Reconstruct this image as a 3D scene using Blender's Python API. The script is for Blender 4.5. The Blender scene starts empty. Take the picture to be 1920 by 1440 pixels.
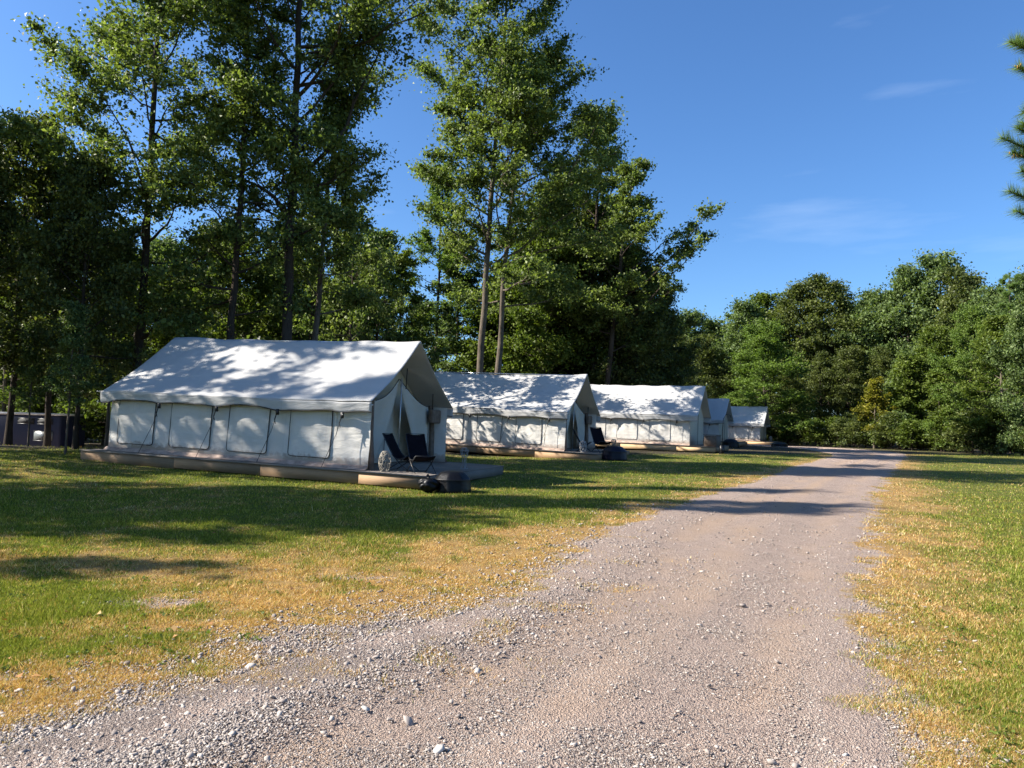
import bpy, math, random
import numpy as np
from mathutils import Vector, Matrix

R = math.radians
C = bpy.context.scene.collection
F = 1397.0                                   # focal length in photograph pixels
EYE = 1.6
ROLL = R(1.5)
PITCH = math.atan(80 / F)

# ------------------------------------------------------------------ camera
cam = bpy.data.cameras.new('camera')
cam.sensor_width = 36.0
cam.lens = 36.0 * F / 1920.0
cam.clip_start = 0.05
cam.clip_end = 3000
co = bpy.data.objects.new('camera', cam)
C.objects.link(co)
CAMROT = Matrix.Rotation(math.pi / 2 + PITCH, 3, 'X') @ Matrix.Rotation(ROLL, 3, 'Z')
co.matrix_world = Matrix.Translation((0, 0, EYE)) @ CAMROT.to_4x4()
bpy.context.scene.camera = co

# ------------------------------------------------------------------ sky, sun, exposure
SUN_EL = R(36)
SUN_DIR = Vector((-math.cos(R(4)), -math.sin(R(4)), 0)) * math.cos(SUN_EL) + Vector((0, 0, math.sin(SUN_EL)))
world = bpy.data.worlds.new('World')
bpy.context.scene.world = world
world.use_nodes = True
nt = world.node_tree
nt.nodes.clear()
wo = nt.nodes.new('ShaderNodeOutputWorld')
bg = nt.nodes.new('ShaderNodeBackground')
sky = nt.nodes.new('ShaderNodeTexSky')
sky.sky_type = 'NISHITA'
sky.sun_disc = False
sky.sun_elevation = SUN_EL
sky.sun_rotation = math.atan2(SUN_DIR.x, SUN_DIR.y)
sky.altitude = 300
sky.air_density = 1.0
sky.dust_density = 1.4
sky.ozone_density = 3.0
hs = nt.nodes.new('ShaderNodeHueSaturation')
hs.inputs['Saturation'].default_value = 1.1
hs.inputs['Value'].default_value = 1.0
nt.links.new(sky.outputs[0], hs.inputs['Color'])
# thin high cloud wisps, part of the sky itself
tc = nt.nodes.new('ShaderNodeTexCoord')
mp = nt.nodes.new('ShaderNodeMapping')
mp.inputs['Scale'].default_value = (1.2, 1.2, 7.0)
mp.inputs['Location'].default_value = (3.1, 0.4, 1.7)
mp.inputs['Rotation'].default_value = (0.05, 0.12, 0.3)
nz = nt.nodes.new('ShaderNodeTexNoise')
nz.inputs['Scale'].default_value = 2.1
nz.inputs['Detail'].default_value = 6
nz.inputs['Roughness'].default_value = 0.52
cr = nt.nodes.new('ShaderNodeValToRGB')
cr.color_ramp.elements[0].position = 0.61
cr.color_ramp.elements[0].color = (0, 0, 0, 1)
cr.color_ramp.elements[1].position = 0.82
cr.color_ramp.elements[1].color = (0.2, 0.2, 0.2, 1)
tint = nt.nodes.new('ShaderNodeMixRGB')
tint.blend_type = 'MULTIPLY'
tint.inputs['Fac'].default_value = 1.0
tint.inputs['Color2'].default_value = (0.61, 0.795, 0.98, 1)
nt.links.new(hs.outputs[0], tint.inputs['Color1'])
mx = nt.nodes.new('ShaderNodeMixRGB')
mx.inputs['Color2'].default_value = (4.6, 5.4, 6.6, 1)
nt.links.new(tc.outputs['Generated'], mp.inputs[0])
nt.links.new(mp.outputs[0], nz.inputs['Vector'])
nt.links.new(nz.outputs['Fac'], cr.inputs[0])
nt.links.new(cr.outputs[0], mx.inputs['Fac'])
nt.links.new(tint.outputs[0], mx.inputs['Color1'])
nt.links.new(mx.outputs[0], bg.inputs['Color'])
bg.inputs['Strength'].default_value = 0.080
nt.links.new(bg.outputs[0], wo.inputs[0])

sl = bpy.data.lights.new('sun', 'SUN')
sl.energy = 5.0
sl.angle = R(0.53)
sl.color = (1.0, 0.93, 0.83)
so = bpy.data.objects.new('sun', sl)
so.rotation_euler = SUN_DIR.to_track_quat('Z', 'Y').to_euler()
so.location = (-40, 0, 40)
C.objects.link(so)

sc = bpy.context.scene
sc.view_settings.view_transform = 'Standard'
sc.view_settings.look = 'None'
sc.view_settings.gamma = 1
sc.view_settings.exposure = 1.46
sc.cycles.max_bounces = 6
sc.cycles.diffuse_bounces = 3
sc.cycles.glossy_bounces = 2
sc.cycles.transmission_bounces = 4
sc.cycles.transparent_max_bounces = 8
sc.cycles.caustics_reflective = False
sc.cycles.caustics_refractive = False

# ------------------------------------------------------------------ helpers
def link(o, parent=None):
    C.objects.link(o)
    if parent is not None:
        o.parent = parent
    return o

def tag(o, label=None, cat=None, group=None, kind=None):
    if label: o['label'] = label
    if cat: o['category'] = cat
    if group: o['group'] = group
    if kind: o['kind'] = kind
    return o

def empty(name, loc=(0, 0, 0), rot=(0, 0, 0), scale=1.0):
    o = bpy.data.objects.new(name, None)
    o.empty_display_size = 0.2
    o.location = loc
    o.rotation_euler = rot
    o.scale = (scale,) * 3 if not hasattr(scale, '__len__') else scale
    C.objects.link(o)
    return o

def np_mesh(name, V, faces, mat, smooth=False, attrs=None):
    """faces: (M,k) int array or list of such arrays"""
    if not isinstance(faces, list):
        faces = [faces]
    me = bpy.data.meshes.new(name)
    V = np.asarray(V, dtype=np.float32)
    me.vertices.add(len(V))
    me.vertices.foreach_set('co', V.ravel())
    idx = np.concatenate([f.ravel() for f in faces]).astype(np.int32)
    tot = np.concatenate([np.full(len(f), f.shape[1], dtype=np.int32) for f in faces])
    st = np.zeros(len(tot), dtype=np.int32)
    st[1:] = np.cumsum(tot)[:-1]
    me.loops.add(len(idx))
    me.loops.foreach_set('vertex_index', idx)
    me.polygons.add(len(tot))
    me.polygons.foreach_set('loop_start', st)
    me.polygons.foreach_set('loop_total', tot)
    if smooth:
        me.polygons.foreach_set('use_smooth', np.ones(len(tot), dtype=bool))
    me.update(calc_edges=True)
    if attrs:
        for k, a in attrs.items():
            at = me.attributes.new(k, 'FLOAT', 'POINT')
            at.data.foreach_set('value', np.asarray(a, dtype=np.float32))
    me.materials.append(mat)
    return me

class MB:
    """collects shapes for ONE mesh object"""
    def __init__(s):
        s.v = []; s.f = {}; s.n = 0
    def add(s, V, Fc):
        V = np.asarray(V, dtype=float).reshape(-1, 3)
        Fc = np.asarray(Fc, dtype=int)
        s.f.setdefault(Fc.shape[1], []).append(Fc + s.n)
        s.v.append(V); s.n += len(V)
        return s
    def box(s, lo, hi, M=None):
        x0, y0, z0 = lo; x1, y1, z1 = hi
        V = np.array([(x0,y0,z0),(x1,y0,z0),(x1,y1,z0),(x0,y1,z0),(x0,y0,z1),(x1,y0,z1),(x1,y1,z1),(x0,y1,z1)], float)
        if M is not None:
            V = np.array([M @ Vector(p) for p in V])
        return s.add(V, [(0,3,2,1),(4,5,6,7),(0,1,5,4),(1,2,6,5),(2,3,7,6),(3,0,4,7)])
    def tube(s, P, r, n=6, caps=True):
        P = np.asarray(P, float)
        K = len(P)
        r = np.full(K, r, float) if np.isscalar(r) else np.asarray(r, float)
        T = np.gradient(P, axis=0)
        T /= np.linalg.norm(T, axis=1)[:, None] + 1e-9
        ref = np.array([0, 0, 1.0]) if abs(T[:, 2]).mean() < 0.8 else np.array([1.0, 0, 0])
        A = np.cross(T, ref); A /= np.linalg.norm(A, axis=1)[:, None] + 1e-9
        B = np.cross(T, A)
        th = np.linspace(0, 2 * np.pi, n, endpoint=False)
        V = P[:, None] + r[:, None, None] * (np.cos(th)[None, :, None] * A[:, None] + np.sin(th)[None, :, None] * B[:, None])
        i = np.arange(K - 1)[:, None] * n; j = np.arange(n)[None]; j2 = (j + 1) % n
        Fq = np.stack([i + j, i + j2, i + n + j2, i + n + j], -1).reshape(-1, 4)
        base = V.reshape(-1, 3)
        s.add(base, Fq)
        if caps and n == 6:
            b = s.n - K * n
            s.f.setdefault(6, []).append(np.array([[b + k for k in range(n)][::-1], [b + (K - 1) * n + k for k in range(n)]]))
        return s
    def grid(s, G):
        """G: (a,b,3) array of points"""
        G = np.asarray(G, float)
        a, b = G.shape[:2]
        i = np.arange(a - 1)[:, None] * b; j = np.arange(b - 1)[None]
        return s.add(G.reshape(-1, 3), np.stack([i + j, i + j + 1, i + b + j + 1, i + b + j], -1).reshape(-1, 4))
    def build(s, name, mat, parent=None, smooth=False, loc=None):
        me = np_mesh(name, np.concatenate(s.v), [np.concatenate(q) for q in s.f.values()], mat, smooth)
        o = bpy.data.objects.new(name, me)
        if loc is not None: o.location = loc
        return link(o, parent)

_rt = np.random.RandomState(5).rand(256, 256)
def vnoise(x, y):
    xi = np.floor(x).astype(int); yi = np.floor(y).astype(int)
    fx = x - xi; fy = y - yi
    fx = fx * fx * (3 - 2 * fx); fy = fy * fy * (3 - 2 * fy)
    a = _rt[xi & 255, yi & 255]; b = _rt[(xi + 1) & 255, yi & 255]
    c = _rt[xi & 255, (yi + 1) & 255]; d = _rt[(xi + 1) & 255, (yi + 1) & 255]
    return (a * (1 - fx) + b * fx) * (1 - fy) + (c * (1 - fx) + d * fx) * fy
def fbm(x, y, o=4):
    x = np.asarray(x, float); y = np.asarray(y, float)
    s = 0; a = 0.5; t = 0
    for k in range(o):
        s = s + a * vnoise(x * 2 ** k + 17.3 * k, y * 2 ** k + 9.1 * k); t += a; a *= 0.5
    return s / t
def S(a, b, x):
    t = np.clip((np.asarray(x, float) - a) / (b - a), 0, 1)
    return t * t * (3 - 2 * t)

# ------------------------------------------------------------------ terrain
def terrain(x, y):
    x = np.asarray(x, float); y = np.asarray(y, float)
    z = 0.45 * S(12, 45, y)
    z = z + 0.03 * np.clip(-x - 2, 0, 12) * S(9, 20, y)
    z = z - 0.95 * S(25, 33, y) * S(12, 17, -x)
    z = z + 0.10 * (fbm(x * 0.22, y * 0.22, 2) - 0.5) * S(4, 9, y)
    z = z + 0.035 * (fbm(x * 0.9, y * 0.9, 3) - 0.5)
    return z
def tz(x, y): return float(terrain(x, y))

def ground_at(px, py):
    d = CAMROT @ Vector(((px - 960) / F, -(py - 720) / F, -1))
    z = 0.0
    for _ in range(12):
        t = (z - EYE) / d.z
        z = tz(d.x * t, d.y * t)
    return (d.x * t, d.y * t)
def at(px, D):
    """world x for a photograph column on the horizon at distance D"""
    return (px - 960) / F * D

LEFT = [(-14, -9), (-8, -2.5), (-4.6, 2.0)] + [ground_at(*p) for p in
        [(0, 1380), (250, 1305), (490, 1238), (760, 1168), (945, 1108), (1055, 1052), (1130, 1000), (1265, 950), (1400, 908), (1500, 872), (1560, 853)]]
LEFT += [(23.0, 58.0), (23.0, 66.0), (19.0, 73.0), (8.0, 80.0)]
RIGHT = [(-5, -16), (-1.5, -6), (0.9, 1.5)] + [ground_at(*p) for p in
        [(1735, 1440), (1672, 1290), (1632, 1150), (1626, 1050), (1635, 975), (1650, 920), (1665, 890), (1690, 866), (1695, 851)]]
RIGHT += [(29.5, 62.0), (28.5, 71.0), (23.0, 78.5), (9.0, 86.0)]
def catmull(P, m=8):
    P = [np.array(p, float) for p in P]
    out = []
    for i in range(len(P) - 1):
        a = P[max(i - 1, 0)]; b = P[i]; c = P[i + 1]; d = P[min(i + 2, len(P) - 1)]
        for k in range(m):
            t = k / m
            out.append(0.5 * ((2 * b) + (c - a) * t + (2 * a - 5 * b + 4 * c - d) * t * t + (3 * b - a - 3 * c + d) * t ** 3))
    out.append(P[-1])
    return np.array(out)
def resample(P, n):
    d = np.r_[0, np.cumsum(np.linalg.norm(np.diff(P, axis=0), axis=1))]
    t = np.linspace(0, 1, n)
    return np.stack([np.interp(t, d / d[-1], P[:, k]) for k in range(2)], 1)
Lc = catmull(LEFT); Rc = catmull(RIGHT)
POLY = np.concatenate([Lc[::3], Rc[::-1][::3]])
def road_sd(x, y):
    """signed distance to the road outline, positive inside"""
    x = np.asarray(x, float).ravel(); y = np.asarray(y, float).ravel()
    dm = np.full(len(x), 1e9); ins = np.zeros(len(x), bool)
    n = len(POLY)
    for i in range(n):
        ax, ay = POLY[i]; bx, by = POLY[(i + 1) % n]
        ex, ey = bx - ax, by - ay
        t = np.clip(((x - ax) * ex + (y - ay) * ey) / (ex * ex + ey * ey + 1e-12), 0, 1)
        dm = np.minimum(dm, (x - ax - t * ex) ** 2 + (y - ay - t * ey) ** 2)
        c = ((ay > y) != (by > y)) & (x < (bx - ax) * (y - ay) / (by - ay + 1e-12) + ax)
        ins ^= c
    dm = np.sqrt(dm)
    return np.where(ins, dm, -dm)
GX = np.array(Lc[:, 0].mean())
def left_side(x, y):
    xc = np.interp(y, Lc[:, 1][:100], Lc[:, 0][:100]) * 0.5 + np.interp(y, Rc[:, 1][:90], Rc[:, 0][:90]) * 0.5
    return x < xc
def dry_mask(x, y, sd):
    """how straw-coloured the lawn is (0 green .. 1 straw)"""
    x = np.asarray(x, float); y = np.asarray(y, float)
    o = -sd
    n = fbm(x * 0.7 + 3, y * 0.7 + 8, 3) - 0.5
    n2 = fbm(x * 3.1 + 30, y * 3.1 + 8, 4) - 0.5
    n3 = fbm(x * 11 + 3, y * 11 + 8, 2) - 0.5
    lf = left_side(x, y)
    wl = np.interp(y, [4, 6, 8, 10, 14, 22, 40], [1.3, 2.0, 2.3, 1.7, 0.9, 0.6, 0.3])
    far_l = S(0, 1, (wl - o) / 1.5 + 0.5 + 1.8 * n + 0.9 * n2) * np.clip(0.95 + 1.2 * n2, 0.4, 1)
    tongue = 0.9 * np.exp(-((y - 8.0 - 0.15 * (x + 4)) / 1.0) ** 2) * S(1.5, -1, x)
    far_l = np.maximum(far_l, np.clip(tongue + 1.0 * n + 1.2 * n2, 0, 1) * 0.9)
    green = np.exp(-(((x + 4.3) / 1.0) ** 2 + ((y - 6.0) / 0.8) ** 2)) + 0.8 * np.exp(-(((x + 6.2) / 1.2) ** 2 + ((y - 7.2) / 0.8) ** 2)) + 0.5 * np.exp(-(((x + 3.0) / 0.8) ** 2 + ((y - 5.2) / 0.5) ** 2))
    far_l = np.clip(far_l - 1.1 * green, 0, 1)
    wr = np.interp(y, [3, 5, 8, 12, 18, 30], [0.6, 0.7, 1.0, 1.25, 1.1, 0.7])
    top = np.interp(y, [3, 6, 9, 30], [0.62, 0.66, 0.9, 0.85])
    far_r = 0.10 + S(0, 1, (wr - o) / 1.6 + 0.55 + 0.8 * n + 0.5 * n2) * top * np.clip(0.85 + 1.2 * n2, 0.3, 1)
    return np.clip(np.where(lf, far_l, far_r) + 0.30 * n2 + 0.35 * n3 + 0.015, 0, 1)

# ------------------------------------------------------------------ materials
def newmat(name):
    m = bpy.data.materials.new(name)
    m.use_nodes = True
    t = m.node_tree
    t.nodes.clear()
    out = t.nodes.new('ShaderNodeOutputMaterial')
    return m, t, out
def node(t, kind, **kw):
    n = t.nodes.new(kind)
    for k, v in kw.items():
        if k in n.inputs: n.inputs[k].default_value = v
        else: setattr(n, k, v)
    return n
def ramp(t, src, stops):
    r = t.nodes.new('ShaderNodeValToRGB')
    e = r.color_ramp.elements
    while len(e) < len(stops): e.new(0.5)
    for i, (p, c) in enumerate(stops):
        e[i].position = p; e[i].color = (c[0], c[1], c[2], 1)
    t.links.new(src, r.inputs[0])
    return r.outputs[0]
def mixc(t, fac, a, b, mode='MIX'):
    m = t.nodes.new('ShaderNodeMixRGB'); m.blend_type = mode
    for i, s in (('Fac', fac), ('Color1', a), ('Color2', b)):
        if hasattr(s, 'is_linked'): t.links.new(s, m.inputs[i])
        elif i == 'Fac': m.inputs[i].default_value = s
        else: m.inputs[i].default_value = (s[0], s[1], s[2], 1)
    return m.outputs[0]
def noise(t, scale, detail=4, rough=0.55, coord='Object', vec=None):
    n = t.nodes.new('ShaderNodeTexNoise')
    n.inputs['Scale'].default_value = scale
    n.inputs['Detail'].default_value = detail
    n.inputs['Roughness'].default_value = rough
    if vec is None:
        if coord == 'Position':
            vec = t.nodes.new('ShaderNodeNewGeometry').outputs['Position']
        else:
            vec = t.nodes.new('ShaderNodeTexCoord').outputs[coord]
    t.links.new(vec, n.inputs['Vector'])
    return n.outputs['Fac']
def bump(t, h, strength=0.3, dist=0.02):
    b = t.nodes.new('ShaderNodeBump')
    b.inputs['Strength'].default_value = strength
    b.inputs['Distance'].default_value = dist
    t.links.new(h, b.inputs['Height'])
    return b.outputs[0]

def leaf_mat(name, c_dark, c_mid, c_lite, transl=0.35, rough=0.55, spec=0.22):
    m, t, out = newmat(name)
    g = t.nodes.new('ShaderNodeNewGeometry')
    col = ramp(t, g.outputs['Random Per Island'], [(0.0, c_dark), (0.55, c_mid), (1.0, c_lite)])
    big = noise(t, 0.55, 2, 0.5, 'Object')
    col2 = mixc(t, ramp(t, big, [(0.4, (0, 0, 0)), (0.66, (1, 1, 1))]), col, mixc(t, 0.55, col, c_lite))
    p = node(t, 'ShaderNodeBsdfPrincipled', Roughness=rough)
    p.inputs['Specular IOR Level'].default_value = spec
    t.links.new(col2, p.inputs['Base Color'])
    tr = t.nodes.new('ShaderNodeBsdfTranslucent')
    t.links.new(mixc(t, 1.0, col2, (1.2, 1.3, 0.55), 'MULTIPLY'), tr.inputs['Color'])
    ms = t.nodes.new('ShaderNodeMixShader'); ms.inputs[0].default_value = transl
    t.links.new(p.outputs[0], ms.inputs[1]); t.links.new(tr.outputs[0], ms.inputs[2])
    t.links.new(ms.outputs[0], out.inputs[0])
    return m
LEAF_OAK = leaf_mat('oak_leaf', (0.026, 0.048, 0.016), (0.092, 0.134, 0.036), (0.23, 0.28, 0.08), 0.40, 0.52, 0.25)
LEAF_DARK = leaf_mat('dark_leaf', (0.020, 0.034, 0.012), (0.058, 0.080, 0.024), (0.16, 0.185, 0.05), 0.36, 0.52, 0.25)
LEAF_YELLOW = leaf_mat('yellow_green_leaf', (0.045, 0.075, 0.014), (0.085, 0.125, 0.022), (0.15, 0.19, 0.035), 0.38)
LEAF_SAPLING = leaf_mat('yellowing_leaf', (0.09, 0.10, 0.014), (0.17, 0.17, 0.025), (0.30, 0.26, 0.035), 0.4)
LEAF_SOFT = leaf_mat('soft_green_leaf', (0.050, 0.092, 0.018), (0.095, 0.155, 0.030), (0.18, 0.25, 0.055), 0.4)
LEAF_MID = leaf_mat('mid_green_leaf', (0.030, 0.056, 0.021), (0.084, 0.128, 0.043), (0.19, 0.25, 0.088), 0.38, 0.52, 0.25)
NEEDLE = leaf_mat('pine_needle', (0.05, 0.095, 0.03), (0.10, 0.17, 0.05), (0.18, 0.26, 0.07), 0.3, 0.5)

def bark_mat(name, a, b):
    m, t, out = newmat(name)
    tcn = t.nodes.new('ShaderNodeTexCoord')
    mpn = t.nodes.new('ShaderNodeMapping'); mpn.inputs['Scale'].default_value = (1, 1, 0.18)
    t.links.new(tcn.outputs['Object'], mpn.inputs[0])
    n = noise(t, 22, 5, 0.65, vec=mpn.outputs[0])
    n2 = noise(t, 1.2, 3)
    col = mixc(t, ramp(t, n2, [(0.35, (0, 0, 0)), (0.7, (1, 1, 1))]), ramp(t, n, [(0.35, a), (0.65, b)]), ramp(t, n, [(0.3, b), (0.7, tuple(1.35 * k for k in b))]))
    p = node(t, 'ShaderNodeBsdfPrincipled', Roughness=0.95)
    p.inputs['Specular IOR Level'].default_value = 0.08
    t.links.new(col, p.inputs['Base Color'])
    t.links.new(bump(t, n, 0.8, 0.03), p.inputs['Normal'])
    t.links.new(p.outputs[0], out.inputs[0])
    return m
BARK_DARK = bark_mat('dark_bark', (0.018, 0.014, 0.011), (0.055, 0.044, 0.035))
BARK_GREY = bark_mat('grey_bark', (0.04, 0.033, 0.026), (0.13, 0.108, 0.085))

def simple(name, col, rough=0.6, metal=0.0, spec=0.5, var=0.15, scale=8.0, bmp=0.0, bscale=30):
    m, t, out = newmat(name)
    n = noise(t, scale, 4)
    lo = tuple(k * (1 - var) for k in col); hi = tuple(min(1, k * (1 + var)) for k in col)
    p = node(t, 'ShaderNodeBsdfPrincipled', Roughness=rough, Metallic=metal)
    p.inputs['Specular IOR Level'].default_value = spec
    t.links.new(ramp(t, n, [(0.3, lo), (0.7, hi)]), p.inputs['Base Color'])
    if bmp:
        t.links.new(bump(t, noise(t, bscale, 4), bmp, 0.02), p.inputs['Normal'])
    t.links.new(p.outputs[0], out.inputs[0])
    return m

def canvas_mat(name, col, dirt=(0.42, 0.33, 0.26), transl=0.12, low=0.12, seams=True):
    m, t, out = newmat(name)
    tcn = t.nodes.new('ShaderNodeTexCoord')
    sx = t.nodes.new('ShaderNodeSeparateXYZ'); t.links.new(tcn.outputs['Object'], sx.inputs[0])
    n = noise(t, 1.3, 4); nf = noise(t, 9, 5, 0.6)
    base = mixc(t, ramp(t, n, [(0.3, (0, 0, 0)), (0.75, (1, 1, 1))]), tuple(k * 0.9 for k in col), col)
    base = mixc(t, ramp(t, nf, [(0.52, (0, 0, 0)), (0.8, (0.35, 0.35, 0.35))]), base, tuple(k * 0.72 for k in col))
    # splash dirt near the foot, ragged edge
    a = t.nodes.new('ShaderNodeMath'); a.operation = 'MULTIPLY_ADD'
    t.links.new(nf, a.inputs[0]); a.inputs[1].default_value = -0.35
    t.links.new(sx.outputs['Z'], a.inputs[2])
    fac = ramp(t, a.outputs[0], [(0.0, (1, 1, 1)), (low, (0, 0, 0))])
    base = mixc(t, fac, base, dirt)
    if seams:
        w = t.nodes.new('ShaderNodeMath'); w.operation = 'PINGPONG'; w.inputs[1].default_value = 0.62
        t.links.new(sx.outputs['X'], w.inputs[0])
        sm = ramp(t, w.outputs[0], [(0.0, (0.25, 0.25, 0.25)), (0.02, (0, 0, 0))])
        base = mixc(t, sm, base, tuple(k * 0.6 for k in col))
        fl_ = t.nodes.new('ShaderNodeMath'); fl_.operation = 'SNAP'; fl_.inputs[1].default_value = 1.24
        t.links.new(sx.outputs['X'], fl_.inputs[0])
        wn_ = t.nodes.new('ShaderNodeTexWhiteNoise'); wn_.noise_dimensions = '1D'; t.links.new(fl_.outputs[0], wn_.inputs['W'])
        base = mixc(t, ramp(t, wn_.outputs['Value'], [(0, (0, 0, 0)), (1, (0.5, 0.5, 0.5))]), base, tuple(k * 0.84 for k in col))
    p = node(t, 'ShaderNodeBsdfPrincipled', Roughness=0.75)
    p.inputs['Specular IOR Level'].default_value = 0.25
    t.links.new(base, p.inputs['Base Color'])
    wv = t.nodes.new('ShaderNodeMapping'); wv.inputs['Rotation'].default_value = (0, 0.7, 0.3)
    wv.inputs['Scale'].default_value = (1.0, 1.0, 3.2)
    t.links.new(tcn.outputs['Object'], wv.inputs[0])
    wr = noise(t, 2.6, 5, 0.6, vec=wv.outputs[0])
    t.links.new(bump(t, wr, 0.55, 0.05), p.inputs['Normal'])
    tr = t.nodes.new('ShaderNodeBsdfTranslucent'); t.links.new(base, tr.inputs['Color'])
    ms = t.nodes.new('ShaderNodeMixShader'); ms.inputs[0].default_value = transl
    t.links.new(p.outputs[0], ms.inputs[1]); t.links.new(tr.outputs[0], ms.inputs[2])
    t.links.new(ms.outputs[0], out.inputs[0])
    return m
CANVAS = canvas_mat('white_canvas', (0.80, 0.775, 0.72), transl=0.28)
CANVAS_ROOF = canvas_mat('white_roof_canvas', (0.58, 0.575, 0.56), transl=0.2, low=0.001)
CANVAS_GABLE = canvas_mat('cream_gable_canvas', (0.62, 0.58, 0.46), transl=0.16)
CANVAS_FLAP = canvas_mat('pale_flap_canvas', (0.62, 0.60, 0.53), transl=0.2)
SKIRT = simple('muddy_skirt', (0.33, 0.24, 0.19), 0.85, var=0.4, scale=5, bmp=0.6, bscale=9)
PIPING = simple('black_piping', (0.012, 0.012, 0.014), 0.6)
STRAP = simple('black_strap', (0.012, 0.011, 0.012), 0.55)
POSTM = simple('brown_sleeve', (0.13, 0.095, 0.07), 0.8, var=0.35, scale=6, bmp=0.5)
METAL = simple('galvanised_pole', (0.55, 0.55, 0.55), 0.35, 0.8)
BLACKM = simple('black_frame', (0.012, 0.012, 0.013), 0.4)
SLING = simple('black_sling_fabric', (0.006, 0.005, 0.008), 0.9, spec=0.1, var=0.3)
VINYL = simple('black_vinyl', (0.003, 0.0033, 0.0045), 0.4, spec=0.22, var=0.3, scale=4, bmp=0.6, bscale=6)
VINYL_BLUE = simple('navy_vinyl', (0.004, 0.0045, 0.014), 0.4, spec=0.25, var=0.3, scale=4, bmp=0.5, bscale=6)
WICKER = simple('pale_wicker', (0.22, 0.20, 0.165), 0.7, var=0.2)
WIRE = simple('grey_wire', (0.30, 0.30, 0.30), 0.45, 0.3)
CAMPER_BLUE = simple('dark_blue_paint', (0.006, 0.008, 0.032), 0.6, var=0.1)
CAMPER_WHITE = simple('white_trim', (0.72, 0.72, 0.72), 0.5)
RUBBER = simple('rubber', (0.02, 0.02, 0.02), 0.8)

def wood_mat(name, a, b):
    m, t, out = newmat(name)
    tcn = t.nodes.new('ShaderNodeTexCoord')
    mpn = t.nodes.new('ShaderNodeMapping'); mpn.inputs['Scale'].default_value = (0.6, 16, 16)
    t.links.new(tcn.outputs['Object'], mpn.inputs[0])
    n = noise(t, 5, 5, 0.6, vec=mpn.outputs[0])
    n2 = noise(t, 0.9, 3)
    g = t.nodes.new('ShaderNodeNewGeometry')
    col = ramp(t, n, [(0.3, a), (0.7, b)])
    col = mixc(t, ramp(t, n2, [(0.4, (0, 0, 0)), (0.7, (0.6, 0.6, 0.6))]), col, tuple(0.5 * k for k in a))
    col = mixc(t, ramp(t, g.outputs['Random Per Island'], [(0, (0, 0, 0)), (1, (0.45, 0.45, 0.45))]), col, tuple(0.6 * k for k in b))
    p = node(t, 'ShaderNodeBsdfPrincipled', Roughness=0.8)
    t.links.new(col, p.inputs['Base Color'])
    t.links.new(bump(t, n, 0.4, 0.01), p.inputs['Normal'])
    t.links.new(p.outputs[0], out.inputs[0])
    return m
WOOD = wood_mat('pine_fascia', (0.25, 0.15, 0.08), (0.42, 0.27, 0.15))
WOOD_GREY = wood_mat('weathered_deck', (0.13, 0.105, 0.085), (0.25, 0.215, 0.18))
WOOD_NEW = wood_mat('yellow_fascia', (0.50, 0.33, 0.17), (0.66, 0.46, 0.26))

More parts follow.
